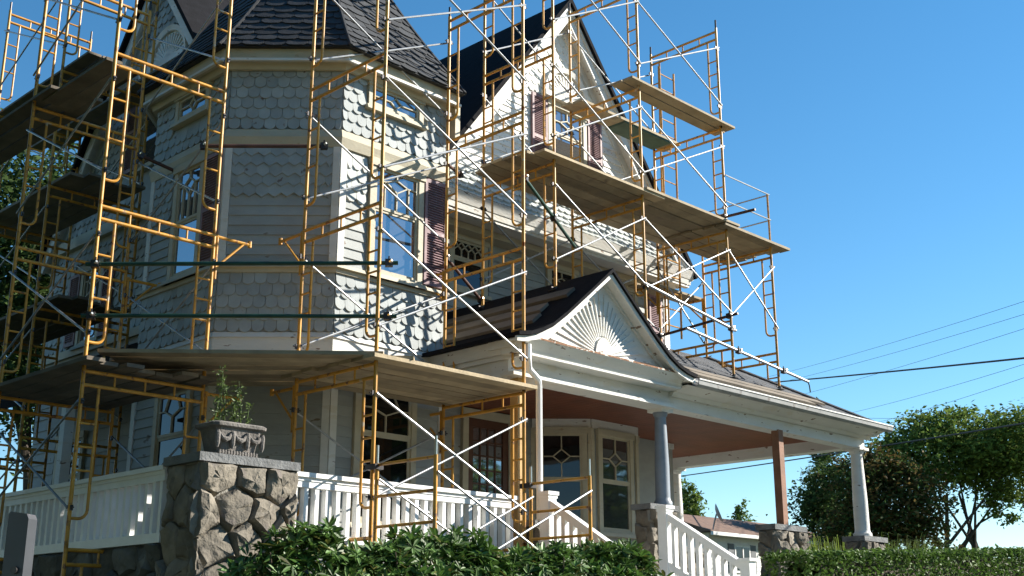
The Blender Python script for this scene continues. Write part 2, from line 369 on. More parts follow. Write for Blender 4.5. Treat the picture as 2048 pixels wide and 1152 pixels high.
def shutter(F, u0, u1, v0, v1, label=None):
    f = MB(); st = .045; vm = (v0+v1)/2
    for a, b, c, d in ((u0,u0+st,v0,v1),(u1-st,u1,v0,v1),(u0+st,u1-st,v0,v0+.06),(u0+st,u1-st,v1-.06,v1),(u0+st,u1-st,vm-.03,vm+.03)): f.fbox(F, a, b, c, d, .026, .066)
    f.fbox(F, u0+st, u1-st, v0+.06, v1-.06, .022, .030)
    o = f.build('shutter', M['maroon'], HOUSE); s = MB()
    for a, b in ((v0+.06, vm-.03), (vm+.03, v1-.06)):
        n = int((b-a)/.036)
        for k in range(n):
            z = a+(k+.5)*(b-a)/n
            s.add([F.p(u0+st,z-.016,.060),F.p(u1-st,z-.016,.060),F.p(u1-st,z-.010,.064),F.p(u0+st,z-.010,.064),F.p(u0+st,z+.016,.034),F.p(u1-st,z+.016,.034),F.p(u1-st,z+.020,.040),F.p(u0+st,z+.020,.040)],
                  [(0,4,5,1),(3,2,6,7),(0,1,2,3),(4,7,6,5)])
    stuff(s.build('louvre', M['maroon'], o))
    return o

# --- turret skin
T2 = (9.72, 10.70, 6.30, 7.94)        # big front window (u0,u1,v0,v1)
window(TF, *T2, split=7.25, style='yoke')
window(TF, 9.64, 10.66, 8.72, 9.12, style='strip', cas=.08)
window(TF, 9.60, 10.66, 2.95, 4.78, split=4.12, style='simpleyoke', glass='glassd')
window(TL, .70, 1.48, 6.30, 7.97, split=7.12, style='yoke')
window(TL, .56, 1.46, 8.70, 9.13, style='strip', cas=.08)
window(TL, .66, 1.56, 2.95, 4.75, split=4.1, style='simpleyoke', glass='glassd')
shutter(TF, 10.72, 11.14, 6.33, 7.93); shutter(TL, 1.50, 1.92, 6.33, 7.93)
TW = {'TF': (TF, 9.22, 11.17, [(9.60,10.70,8.66,9.2)]), 'TD': (TD, 0, 1.541, []), 'TL': (TL, 0, 1.95, [(.52,1.50,8.62,9.2)])}
for k, (F, a, b, holes) in TW.items():
    field(F, a, b, 8.22, 9.15, .162, .155, 'scallop', M['grey'], turret, holes, single=k != 'TL')
    field(F, a, b, 5.37, 6.18, .162, .155, 'scallop', M['grey'], turret, single=k != 'TL')
field(TD, 0.09, 1.45, 7.24, 7.97, .17, .146, 'point', M['grey'], turret)
field(TF, 9.33, 9.68, 7.24, 7.86, .17, .155, 'hex', M['gshing'], turret)
field(TL, 0.1, .62, 7.24, 7.97, .17, .146, 'hex', M['grey'], turret, single=False)
claps(TD, .09, 1.45, 6.29, 7.26, .136, M['greyb'], turret)
claps(TF, 9.33, 9.68, 6.29, 7.26, .136, M['greyb'], turret); claps(TL, .1, .62, 6.29, 7.26, .136, M['greyb'], turret)
claps(TD, .09, 1.45, 2.42, 4.97, .134, M['greyb'], turret)
claps(TF, 9.32, 11.08, 2.42, 4.97, .134, M['greyb'], turret, [(9.58,10.68,2.86,4.83)]); claps(TL, .1, 1.86, 2.42, 4.97, .134, M['greyb'], turret, [(.64,1.58,2.86,4.8)])
for F, a, b in ((TF,9.215,9.32),(TF,11.08,11.175),(TD,-.01,.085),(TD,1.452,1.545),(TL,1.865,1.955),(TL,-.005,.095)):
    for z0, z1 in ((6.29,7.97),(2.42,4.97)): MB().fbox(F, a, b, z0, z1, 0, .034).build('corner_board', M['white'], HOUSE)
MB().box((11.175,12.12,8.66),(11.27,12.40,9.17)).build('eave_return', M['cream'], HOUSE)
t = MB(); ring(t, -.01, .035, 7.965, 8.10, None, .07); ring(t, -.01, .07, 8.10, 8.22, None, .03); t.build('belt_course', M['cream'], HOUSE)
t = MB(); ring(t, -.01, .05, 6.18, 6.24, None, .05); ring(t, -.01, .10, 6.24, 6.29, None, .08); t.build('sill_course', M['cream'], HOUSE)
t = MB(); ring(t, -.01, .045, 5.30, 5.37, None, .02); ring(t, -.01, .025, 4.97, 5.30); ring(t, -.01, .06, 4.90, 4.97, None, .04); t.build('water_table', M['white'], HOUSE)
t = MB(); ring(t, -.01, .04, 9.10, 9.17); ring(t, -.02, .235, 9.171, 9.20); ring(t, .04, .09, 9.09, 9.172, None, .13); t.build('turret_soffit', M['cream'], HOUSE)
t = MB(); ring(t, .17, .205, 9.15, 9.34, None, .22); t.build('turret_fascia', M['cream'], HOUSE); t = MB(); ring(t, .20, .25, 9.15, 9.185, None, .25); t.build('eave_highlight_moulding', M['white'], HOUSE)  # white bottom strip paints the thin highlight below the darker fascia
# turret roof, bell-cast
def tr_prof(s):   # s 0..1 from eave to apex : offset k, z
    return .31 - 2.355*s, 9.33 + 4.1*(.74*s + .26*s*s)
rf = MB(); NR = 12
for r in range(NR):
    k0, z0 = tr_prof(r/NR); k1, z1 = tr_prof((r+1)/NR); A = octo(k0); B = octo(k1)
    for i in range(8):
        j = (i+1) % 8; rf.add([(*A[i],z0),(*A[j],z0),(*B[j],z1),(*B[i],z1)], [(0,1,2,3)])
A = octo(.31); rf.f.append(tuple(len(rf.v)+i for i in range(8))[::-1]); rf.v += [(*p, 9.335) for p in A]
troof = rf.build('turret_roof', M['slate'], HOUSE)
fin = MB().lathe((OC.x, OC.y), [(.14,13.3),(.10,13.5),(.05,13.6),(.09,13.75),(.03,13.9),(.012,14.5)], 10).build('finial', M['slate'], HOUSE)
def roof_tabs():
    rows = 22; wd = .30
    for i in (7, 0, 1, 2):
        for r in range(rows):
            k0, z0 = tr_prof(r/rows*.92); k1, z1 = tr_prof((r+1.5)/rows*.92); A = octo(k0); B = octo(k1); j = (i+1) % 8
            a, b = Vector((*A[i], z0)), Vector((*A[j], z0)); c = Vector((*B[i], z1)); d = Vector((*B[j], z1))
            U = (b-a); L = U.length; U.normalize(); up = ((c+d)/2-(a+b)/2); h = up.length; up.normalize(); Nn = U.cross(up)
            n = max(1, int(round(L/wd))); ww = L/n; off = .5 if r % 2 else 0
            for q in range(n+1):
                lo = max(0, (q-off)*ww); hi = min(L, (q+1-off)*ww)
                if hi-lo < .05: continue
                x0 = lo+.004; x1 = hi-.004; m_ = (x0+x1)/2; hw = (x1-x0)/2; mb = MB()
                tp = .86 if q in (0, n) else 1
                loc = [(x0, h*.98), (x0, h*.22), (m_-hw*.62, h*.05), (m_, 0), (m_+hw*.62, h*.05), (x1, h*.22), (x1, h*.98)]
                lift = rnd.uniform(.018, .030); jj = rnd.uniform(-.008, .008)
                P = [a + U*x + up*(y+jj) + Nn*(.004 + lift*(1-y/h)) for x, y in loc]; Q = [p - Nn*(.016) for p in P]; n_ = len(P)
                # keep inside the hips
                def clampu(p, y): 
                    f = y/h; lo_ = (c-a).dot(U)*f; hi_ = L + ((d-b).dot(U))*f; x = (p-a).dot(U)
                    return p + U*(min(max(x, lo_), hi_)-x)
                P = [clampu(p, y) for p, (x, y) in zip(P, loc)]; Q = [clampu(p, y) for p, (x, y) in zip(Q, loc)]
                mb.add(P+Q, [tuple(range(n_))[::-1]] + [(k, (k+1) % n_, n_+(k+1) % n_, n_+k) for k in range(n_)])
                if i in (0, 1) and r < 16: mb.build('roof_shingle', M['slate'], troof)
                else: REST.add(mb.v, mb.f)
REST = MB(); roof_tabs(); stuff(REST.build('roof_shingle', M['slate'], troof))
hp = MB()
for i in (0, 1, 2, 3, 7):
    hp.path([Vector((*octo(tr_prof(s/14)[0])[i], tr_prof(s/14)[1]+.02)) for s in range(14)], .03, 6)
hp.build('hip_cap', M['slate'], HOUSE)

# --- front gable
SLP = 1.29; GX = 14.95; GZ = 12.72
def gtop(x): return GZ - SLP*abs(x-GX)
GWIN = (14.56, 15.60, 9.15, 10.80); GC = 15.08
window(GF, *GWIN, split=10.22, style='diamond')
shutter(GF, 14.14, 14.53, 9.2, 10.82); shutter(GF, 15.63, 16.02, 9.2, 10.82)
claps(GF, 11.7, 18.2, 8.98, 10.86, .125, M['clap'], gwall, [(14.10,16.06,9.1,10.86)], clip=lambda v: (max(11.7, GX-(GZ-v-.3)/SLP), min(18.2, GX+(GZ-v-.3)/SLP)))
fan_in = lambda u, v: not ((u-GC)**2 + (max(0, v-10.93))**2 < .66**2)
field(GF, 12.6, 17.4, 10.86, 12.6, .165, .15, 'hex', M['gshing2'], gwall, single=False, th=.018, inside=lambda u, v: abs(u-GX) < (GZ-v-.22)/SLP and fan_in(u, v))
def fanlight(F, uc, v, r, owner, m='white'):
    a = MB(); n = 20
    P = [(uc+r*math.cos(math.pi*k/n), v+r*math.sin(math.pi*k/n)) for k in range(n+1)]; Q = [(uc+(r-.09)*math.cos(math.pi*k/n), v+(r-.09)*math.sin(math.pi*k/n)) for k in range(n+1)]
    for k in range(n):
        (x0,y0),(x1,y1),(x2,y2),(x3,y3) = P[k],P[k+1],Q[k+1],Q[k]
        a.add([F.p(x0,y0,.0),F.p(x1,y1,.0),F.p(x2,y2,.0),F.p(x3,y3,.0),F.p(x0,y0,.085),F.p(x1,y1,.085),F.p(x2,y2,.06),F.p(x3,y3,.06)], [(4,5,6,7),(0,1,5,4),(2,3,7,6)])
    a.fbox(F, uc-r-.06, uc+r+.06, v-.12, v-.02, 0, .16); a.fbox(F, uc-r-.02, uc+r+.02, v-.02, v, 0, .12)
    o = a.build('fan_arch', M[m], HOUSE)
    b = MB(); pts = [F.p(x, y, .012) for x, y in Q]; b.add(pts + [F.p(uc, v, .012)], [tuple(range(n+2))]); b.build('fan_panel', M[m], o)
    for k in range(17):
        t = math.pi*(k+.5)/17; d = MB(); r0, r1 = .10, r-.13
        d.beam(F.p(uc+r0*math.cos(t), v+r0*math.sin(t), .02), F.p(uc+r1*math.cos(t), v+r1*math.sin(t), .02), .034, .03, up=F.N); d.build('fan_ray', M[m], o)
    h = MB(); hp_ = [F.p(uc+.12*math.cos(math.pi*k/8), v+.12*math.sin(math.pi*k/8), .014) for k in range(9)]; h.prism(hp_[::-1], F.N*.03); h.build('fan_hub', M[m], o)
fanlight(GF, GC, 10.95, .62, gwall)
def flare(v, hh):
    s = (8.98-v)/.62; return .26*s*s, -(.26*2*s/.62)*.85 - .05
fl = MB(); prev = None
for k in range(9):
    v = 8.98-.62*k/8; ww = .26*(k/8)**2
    if prev: fl.add([GF.p(11.2,prev[0],prev[1]),GF.p(18.1,prev[0],prev[1]),GF.p(18.3,v,ww),GF.p(11.2,v,ww)], [(0,3,2,1)])
    prev = (v, ww)
flo = fl.build('gable_flare', M['gshing'], HOUSE)
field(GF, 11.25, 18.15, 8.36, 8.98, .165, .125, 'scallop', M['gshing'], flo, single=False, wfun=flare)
c = MB(); c.fbox(GF, 11.2, 18.42, 8.10, 8.20, -.5, .22, .24); c.fbox(GF, 11.2, 18.44, 8.20, 8.36, -.3, .25, .31); c.fbox(GF, 11.2, 18.40, 8.05, 8.10, .10, .20)
c.build('gable_cornice', M['white'], HOUSE)
MB().fbox(MF, 11.2, 18.5, 7.98, 8.09, 0, .30).build('soffit_beam', M['cream'], HOUSE)
# rakes, soffits and roof slabs
def rake(sgn):
    tip = Vector((GX+sgn*3.52, 13.18, GZ+.02-SLP*3.52)); ap = Vector((GX, 13.18, GZ+.02)); d = (ap-tip).normalized(); nn = Vector((0,1,0)).cross(d)*(-sgn)
    nn = Vector((-d.z, 0, d.x)); nn = nn if nn.z > 0 else -nn
    f = MB(); f.prism([tip, ap, ap-Vector((0,0,.30)), tip-nn*.19], (0,.05,0)); f.prism([tip+nn*.04-Vector((0,.03,0)), ap+Vector((0,-.03,.05)), ap-Vector((0,.03,.04)), tip-nn*.03-Vector((0,.03,0))], (0,.03,0))
    f.build('rake_board', M['white'], HOUSE)
    g = MB(); g.prism([tip-nn*.10+Vector((0,.05,0)), ap-Vector((0,-.05,.16)), ap-Vector((0,-.05,.20)), tip-nn*.13+Vector((0,.05,0))], (0,.2,0)); g.build('rake_soffit', M['white'], HOUSE)
    h = MB(); h.prism([tip-nn*.13+Vector((0,.17,0)), ap-Vector((0,-.17,.20)), ap-Vector((0,-.17,.42)), tip-nn*.27+Vector((0,.17,0))], (0,.045,0)); h.build('rake_frieze', M['white'], HOUSE)
    r = MB(); r.prism([tip+nn*.045-Vector((0,.09,0)), ap+Vector((0,-.09,.06)), ap+Vector((0,-.09,.17)), tip+nn*.12-Vector((0,.09,0))], (0,9.2,0))
    return r.build('main_roof', M['blackroof'], HOUSE)
rake(1); mrl = rake(-1)
MB().add([(12.86,14.9,10.13+.0),(12.98,14.82,10.28),(12.98,14.95,10.28),(12.86,15.03,10.13)], [(0,1,2,3)])
def siderake(sgn):
    tip = Vector((9.0, 17.45+sgn*3.55, 12.86-1.36*3.55)); ap = Vector((9.0, 17.45, 12.86)); d = (ap-tip).normalized(); nn = Vector((0,-d.z,d.y)); nn = nn if nn.z > 0 else -nn
    f = MB(); f.prism([tip, ap, ap-Vector((0,0,.32)), tip-nn*.2], (.05,0,0)); f.prism([tip-nn*.10+Vector((.05,0,0)), ap+Vector((.05,0,-.16)), ap+Vector((.05,0,-.2)), tip-nn*.13+Vector((.05,0,0))], (.2,0,0))
    f.prism([tip-nn*.13+Vector((.15,0,0)), ap+Vector((.15,0,-.2)), ap+Vector((.15,0,-.44)), tip-nn*.28+Vector((.15,0,0))], (.05,0,0)); f.build('rake_board', M['white'], HOUSE)
    MB().prism([tip+nn*.005-Vector((.09,0,0)), ap+Vector((-.09,0,.01)), ap+Vector((-.09,0,.12)), tip+nn*.09-Vector((.09,0,0))], (6.0,0,0)).build('main_roof', M['blackroof'], HOUSE)
siderake(1); siderake(-1)

# --- side gable wall skin
window(SF, -.50, .42, 9.15, 10.70, split=10.1, style='diamond'); shutter(SF, -.92, -.53, 9.2, 10.7); shutter(SF, .45, .84, 9.2, 10.7)
fanlight(SF, .25, 10.95, .66, swall)
field(SF, -3.2, 1.3, 8.45, 12.4, .18, .155, 'hex', M['grey'], swall, single=False, holes=[(-.95,.87,9.1,10.8)],
      inside=lambda u, v: abs(u) < (12.86-v-.25)/1.36 and not ((u-.25)**2+max(0, v-10.9)**2 < .72**2))
field(SF, -3.3, 1.0, 6.35, 8.2, .18, .165, 'scallop', M['grey'], mainwall, single=False, holes=[(-2.4,-1.0,6.3,7.8)])
claps(SF, -3.4, 1.1, 2.42, 6.2, .20, M['greyb'], mainwall, [(-2.5,-1.3,2.9,4.9)])
window(SF, -2.1, -1.3, 6.35, 7.75, split=7.1, style='yoke'); shutter(SF, -2.5, -2.12, 6.4, 7.7); shutter(SF, -1.28, -.9, 6.4, 7.7)
window(SF, -2.4, -1.4, 2.95, 4.8, split=4.1, style='diamond', glass='glassd')
t = MB(); t.fbox(SF, -3.5, 1.3, 8.2, 8.4, -.1, .12); t.fbox(SF, -3.4, 1.1, 6.2, 6.34, 0, .07); t.build('side_belt', M['cream'], HOUSE)
sh = MB(); sh.add([(7.55,15.5,5.05),(7.55,20.4,5.05),(9.2,20.4,6.1),(9.2,15.5,6.1),(7.55,15.5,4.9),(7.55,20.4,4.9),(9.2,20.4,5.9),(9.2,15.5,5.9)], [(0,3,2,1)[::-1],(4,5,6,7)[::-1],(0,1,5,4)[::-1],(1,2,6,5),(2,3,7,6),(3,0,4,7)])
sh.build('side_porch_roof', M['blackroof'], HOUSE)
ps = MB()
for y in (16.4, 20.1): ps.box((7.62, y-.07, 1.0), (7.76, y+.07, 4.92))
ps.build('side_porch_post', M['white'], HOUSE)

# --- main front wall, second floor
window(MF, 12.68, 13.56, 7.02, 7.97, split=7.56, style='lattice', glass='glassd'); window(MF, 15.05, 15.85, 7.02, 7.97, split=7.5, style='diamond', glass='glassd')
window(MF, 17.0, 17.6, 6.8, 7.97, split=7.5, style='diamond'); shutter(MF, 17.95, 18.35, 6.55, 7.97)
claps(MF, 11.2, 18.45, 6.3, 7.98, .14, M['greyb'], mainwall, [(12.62,13.62,6.9,8.0),(15.0,15.9,6.9,8.0),(16.95,17.65,6.7,8.0)])
MB().fbox(MF, 18.45, 18.615, 5.0, 7.98, 0, .03).build('corner_board', M['white'], HOUSE)
# first floor: bay, door
BAY = [(14.68,13.9),(15.38,13.2),(16.60,13.2),(17.30,13.9)]
bay = MB().zprism(BAY, 1.0, 5.10).build('bay_wall', M['greyb'], HOUSE)
BF = [Frame((14.68,13.9,0),(1,-1,0)), Frame((15.38,13.2,0),(1,0,0)), Frame((16.6,13.2,0),(1,1,0))]
for F, Lw, a, b in ((BF[0],.99,.06,.93),(BF[1],1.22,.14,1.08),(BF[2],.99,.06,.93)):
    window(F, a, b, 3.22, 4.93, split=4.08, style='diamond', glass='glassd' if F is BF[0] else 'glassm', cas=.09)
    claps(F, 0, Lw, 2.42, 3.14, .13, M['greyb'], bay)
    MB().fbox(F, -.0, Lw, 4.95, 5.10, 0, .05).build('bay_header', M['white'], bay)
    cbm = MB(); cbm.fbox(F, -.02, .05, 2.42, 4.95, 0, .045); cbm.fbox(F, Lw-.05, Lw+.02, 2.42, 4.95, 0, .045); cbm.build('bay_post', M['cream'], bay)
claps(MF, 11.2, 14.68, 2.42, 5.1, .12, M['greyb'], mainwall, [(13.0,14.2,2.4,5.05)])
d = MB(); d.fbox(MF, 13.02, 13.14, 2.42, 5.02, 0, .07); d.fbox(MF, 14.06, 14.18, 2.42, 5.02, 0, .07); d.fbox(MF, 13.02, 14.18, 4.94, 5.08, 0, .08)
dr = d.build('door_frame', M['cream'], HOUSE)
d = MB().fbox(MF, 13.14, 14.06, 2.42, 4.94, 0, .018); door = d.build('door', M['door'], HOUSE)
st = MB()
for a, b, c0, c1 in ((13.14,13.26,2.42,4.94),(13.94,14.06,2.42,4.94),(13.26,13.94,2.42,3.0),(13.26,13.94,4.8,4.94)): st.fbox(MF, a, b, c0, c1, .018, .045)
for k in range(1, 4): st.fbox(MF, 13.26+.17*k-.012, 13.26+.17*k+.012, 3.0, 4.8, .018, .040)
for k in range(1, 8): st.fbox(MF, 13.26, 13.94, 3.0+.225*k-.012, 3.0+.225*k+.012, .018, .037)
st.build('door_stile', M['door'], door)
for i in range(4):
    for k in range(8): MB().fbox(MF, 13.272+.17*i, 13.418+.17*i, 3.012+.225*k, 3.213+.225*k, .019, .023).build('pane', M['glass'], door)
MB().tube(MF.p(13.99,3.35,.04), MF.p(13.99,3.35,.1), .03).build('handle', M['bolt'], door)
MB().fbox(MF, 12.4, 12.56, 4.2, 4.5, .03, .12).build('porch_lamp', M['dark'], HOUSE)

# --- porch
PY = 10.9
fl_ = MB(); fl_.box((6.5,10.8,2.30),(20.9,13.9,2.42)); fl_.box((6.5,13.9,2.30),(9.2,20.5,2.42)); fl_.box((18.6,13.9,2.30),(20.9,18,2.42)); fl_.build('porch_floor', M['greyb'], HOUSE)
ce = MB(); ce.box((11.2,10.95,5.11),(20.5,13.9,5.13)); ce.box((18.6,13.9,5.11),(20.5,18,5.13)); por_ceil = ce.build('porch_ceiling', M['ceiling'], HOUSE)
for k in range(58):
    x = 11.25+k*.16
    if x < 20.4: MB().box((x, 11.06, 5.102), (x+.154, 13.88 if x < 18.55 else 17.9, 5.110)).build('ceiling_board', M['ceiling'], por_ceil)
FE = Frame((0, 10.87, 0), (1, 0, 0)); LE = Frame((11.03, 12.6, 0), (0, -1, 0)); RE = Frame((20.45, 10.72, 0), (0, 1, 0))
b = MB(); b.box((11.03,10.87,4.90),(20.45,11.12,5.20)); b.box((11.03,11.12,4.90),(11.33,12.35,5.20)); b.box((20.16,11.12,4.90),(20.45,18,5.20)); b.build('porch_beam', M['white'], HOUSE)
b = MB(); b.fbox(FE, 11.0, 14.50, 4.86, 4.905, -.25, .13); b.fbox(FE, 10.9, 14.45, 5.12, 5.15, 0, .27); b.fbox(FE, 10.9, 14.48, 5.15, 5.20, 0, .25, .28); b.fbox(FE, 10.85, 14.45, 5.20, 5.315, -.2, .28, .40)
b.fbox(FE, 14.5, 20.55, 5.06, 5.12, 0, .06, .10); b.fbox(FE, 14.5, 20.6, 5.12, 5.19, -.1, .14, .36); b.fbox(FE, 14.5, 20.5, 4.885, 4.90, -.25, .012); b.build('porch_cornice', M['white'], HOUSE)
b = MB(); b.fbox(LE, 0.3, 1.98, 5.08, 5.14, 0, .05); b.fbox(LE, .3, 2.0, 5.14, 5.36, -.1, .09, .17); b.build('porch_cornice', M['white'], HOUSE)
b = MB(); b.fbox(RE, -.1, 7, 5.10, 5.19, -.1, .08, .17); b.build('porch_cornice', M['white'], HOUSE)
# gutter (half-round trough) and hip roof
g = MB(); prof = [(10.50,5.285),(10.50,5.20),(10.465,5.17),(10.42,5.17),(10.385,5.20),(10.375,5.285),(10.39,5.285),(10.40,5.21),(10.43,5.185),(10.46,5.185),(10.485,5.21),(10.485,5.285)]
g.prism([(14.62, y, z) for y, z in prof], (6.05, 0, 0)); g.build('gutter', mat('dull_metal_gutter', (.27, .27, .26), .55, var=.2, nscale=3, col2=(.12, .10, .09), thr=.6, soft=.1, pscale=5), HOUSE); MB().box((14.62, 10.366, 5.268), (20.67, 10.386, 5.29)).build('gutter_lip_highlight', M['white'], HOUSE)  # the white lip paints a highlight along the gutter's top edge
RS = .565; ex, ey, ez = 20.70, 10.46, 5.23
r_ = MB(); hx, hy, hz = ex-2.35, ey+2.35, ez+2.35*RS
pr = [Vector(p) for p in ((11.0,ey,ez),(ex,ey,ez),(hx,hy,hz),(hx-.3,13.95,hz+.1),(11.0,13.95,ez+(13.95-ey)*RS-.25),(11.0,ey+2.9,ez+2.9*RS))]
r_.add([(14.55,ey,ez),(ex,ey,ez),(hx,hy,hz),(14.0,hy,hz)], [(0,1,2,3)]); r_.add([(ex,ey,ez),(ex,18.2,ez),(hx,18.2,hz),(hx,hy,hz)], [(0,1,2,3)])
r_.add([(14.0,hy,hz),(hx,hy,hz),(hx,13.95,hz+.22),(14.0,13.95,hz+.22)], [(0,1,2,3)]); r_.add([(hx,hy,hz),(hx,18.2,hz),(18.5,18.2,hz+.1),(18.5,hy,hz+.1)], [(0,1,2,3)])
r_.add([(14.55,ey,ez-.05),(ex,ey,ez-.05),(ex,18.2,ez-.05),(14.55,ey+2,ez-.05),(14.55,ey,ez),(ex,ey,ez)], [(0,4,5,1)])
proof = r_.build('porch_roof', M['greyroof'], HOUSE)
def asphalt_rows():
    n = 17; tabs = MB()
    for r in range(n):
        t0 = 2.35*r/n; t1 = 2.35*(r+1.3)/n
        x0 = 14.6; x1 = ex-t0
        x = x0 - rnd.uniform(0, .3)
        while x < x1:
            e = min(x+.305, x1); a = max(x, x0)
            if e-a > .04:
                P = [Vector((a+.004, ey+t0, ez+t0*RS+.016)), Vector((e-.004, ey+t0, ez+t0*RS+.016)), Vector((min(e-.004, ex-t1), ey+t1, ez+t1*RS+.003)), Vector((a+.004, ey+t1, ez+t1*RS+.003))]
                mb = MB(); mb.prism(P, (0, 0, -.010)); tabs.add(mb.v, mb.f)
            x += .305
        y = ey+t0
        while y < 16:
            e = y+.305; P = [Vector((ex-t0, y, ez+t0*RS+.016)), Vector((ex-t0, e-.008, ez+t0*RS+.016)), Vector((ex-t1, max(e-.008, ey+t1), ez+t1*RS+.003)), Vector((ex-t1, max(y, ey+t1), ez+t1*RS+.003))]
            mb = MB(); mb.prism(P, (0, 0, -.010)); tabs.add(mb.v, mb.f); y += .305
    stuff(tabs.build('roof_shingle', M['greyroof'], proof))
asphalt_rows()
MB().path([(ex,ey,ez+.02),(hx,hy,hz+.03)], .035, 6).build('hip_cap', M['greyroof'], HOUSE)
# pediment over the steps
PX, PZ, PB = 12.66, 6.53, 5.325
PFm = Frame((0, 10.62, 0), (1, 0, 0))
ped = MB().prism([(PX-1.57,10.62,PB),(PX+1.57,10.62,PB),(PX,10.62,PZ-.03)], (0,.25,0)).build('pediment', M['white'], HOUSE)
MB().fbox(PFm, PX-1.75, PX+1.80, PB-.012, PB+.012, -.1, .15).build('pediment_flashing', mat('rusty_flashing', (.26, .13, .07), .9, var=.4, nscale=15, col2=(.7,.68,.62), thr=.56, soft=.05, pscale=14), ped)
def ped_curve(sgn):
    pts = [(0, PZ), (.5, PZ-.42), (1.0, PZ-.83), (1.28, PZ-1.035), (1.50, PZ-1.15), (1.70, PZ-1.215), (1.92, PZ-1.25)]
    return [Vector((PX+sgn*x, 0, z)) for x, z in pts]
for sgn in (-1, 1):
    C_ = ped_curve(sgn); f = MB(); sf_ = MB(); rf_ = MB(); fz = MB()
    for i in range(len(C_)-1):
        a, b_ = C_[i], C_[i+1]; d = (b_-a).normalized(); n0 = Vector((-d.z,0,d.x)); n0 = n0 if n0.z > 0 else -n0
        f.prism([Vector((a.x,10.42,a.z)), Vector((b_.x,10.42,b_.z)), Vector((b_.x,10.42,b_.z-.07)), Vector((a.x,10.42,a.z-.08))], (0,.04,0))
        sf_.prism([Vector((a.x,10.46,a.z-.03)), Vector((b_.x,10.46,b_.z-.03)), Vector((b_.x,10.46,b_.z-.05)), Vector((a.x,10.46,a.z-.05))], (0,.2,0))
        if i < 4: fz.prism([Vector((a.x,10.585,a.z-.05)), Vector((b_.x,10.585,b_.z-.05)), Vector((b_.x,10.585,b_.z-.10)), Vector((a.x,10.585,a.z-.115))], (0,.04,0))
        rf_.prism([Vector((a.x,10.38,a.z+.004)), Vector((b_.x,10.38,b_.z+.004)), Vector((b_.x,10.38,b_.z+.055)), Vector((a.x,10.38,a.z+.06))], (0,3.5,0))
    f.build('rake_board', M['white'], ped); sf_.build('rake_soffit', M['white'], ped); fz.build('rake_moulding', M['white'], ped)
    rf_.build('pediment_roof', M['blackroof'], HOUSE)
for k in range(24):
    t = math.pi*(k+.5)/24; ca, sa = math.cos(t), math.sin(t); c0 = (PX, PB+.02)
    r0 = 1/math.sqrt((ca/.19)**2+(sa/.27)**2)+.02
    r1 = 9
    r1 = min(r1, (PZ-.23-c0[1])/(sa+.82*abs(ca)), 1.2)
    if r1 < r0+.1: continue
    m_ = MB(); m_.beam(Vector((c0[0]+r0*ca, 10.614, c0[1]+r0*sa)), Vector((c0[0]+r1*ca, 10.614, c0[1]+r1*sa)), .017, .030, up=(0,-1,0))
    m_.build('sunburst_ray', M['white'], ped)
h = MB(); hub = [PFm.p(PX+.18*math.cos(math.pi*k/12), PB+.012+.27*math.sin(math.pi*k/12), 0) for k in range(13)]; h.prism(hub[::-1], PFm.N*.04); h.build('sunburst_hub', M['white'], ped)
# columns and posts
def column(x, y, z0, z1, r, label=None, m='white'):
    c = MB(); c.lathe((x, y), [(r*1.25,z0),(r*1.25,z0+.05),(r*1.05,z0+.08),(r,z0+.12),(r*.99,z0+(z1-z0)*.4),(r*.78,z1-.16),(r*.78,z1-.12),(r*.95,z1-.10),(r*1.05,z1-.05),(r*1.05,z1-.04)], 20)
    o = c.build('porch_column', M[m], HOUSE); MB().box((x-r*1.25,y-r*1.25,z1-.05),(x+r*1.25,y+r*1.25,z1)).build('capital', M['white'], o); return o
greycol = mat('blue_grey_column_paint', (.17, .20, .235), .5, var=.12, col2=(.45,.45,.43), thr=.7, soft=.04, pscale=10); M['greycol'] = greycol
column(14.42, 10.98, 3.42, 4.86, .11, m='greycol'); column(20.33, 10.98, 3.29, 4.90, .135); column(20.3, 15.1, 3.30, 4.90, .12)
MB().box((17.46,10.83,3.31),(17.60,10.97,4.90)).build('temporary_post', M['lumber'], HOUSE)
MB().box((11.20,10.86,2.42),(11.34,11.0,4.90)).build('temporary_post', M['tanpost'], HOUSE)
dsp = MB(); dsp.path([(11.02,10.50,5.22),(11.02,10.50,5.05),(11.14,10.60,4.93),(11.40,10.68,4.84),(11.44,10.70,4.76),(11.44,10.70,1.5)], .045, 8); dsp.build('downspout', M['whitenew'], HOUSE)
MB().box((10.62,10.95,1.0),(20.9,11.0,2.3)).build('porch_skirt', M['rubble'], HOUSE)

# --- stone piers
def stone_mesh(seed, lx, ly, lz, rough=.16):
    r = random.Random(seed); bm = bmesh.new(); bmesh.ops.create_cube(bm, size=1.0); bmesh.ops.subdivide_edges(bm, edges=bm.edges[:], cuts=3, use_grid_fill=True)
    for v in bm.verts:
        n = v.co.normalized(); v.co = v.co*.80 + n*.5*.26
        v.co += Vector((r.uniform(-1,1)*.6, r.uniform(-1,1)*1.7, r.uniform(-1,1)*.6))*rough*.30
        v.co.x *= lx; v.co.y *= ly; v.co.z *= lz
    vs = [v.co.copy() for v in bm.verts]; bm.verts.index_update(); fs = [tuple(v.index for v in f.verts) for f in bm.faces]; bm.free(); return vs, fs
def clip_half(poly, m, n):
    """keep the part of a 2-D polygon on the side (p-m).n <= 0"""
    out = []
    for i in range(len(poly)):
        p, q = poly[i], poly[(i+1) % len(poly)]; dp = (p[0]-m[0])*n[0]+(p[1]-m[1])*n[1]; dq = (q[0]-m[0])*n[0]+(q[1]-m[1])*n[1]
        if dp <= 0: out.append(p)
        if dp*dq < 0: t = dp/(dp-dq); out.append((p[0]+(q[0]-p[0])*t, p[1]+(q[1]-p[1])*t))
    return out
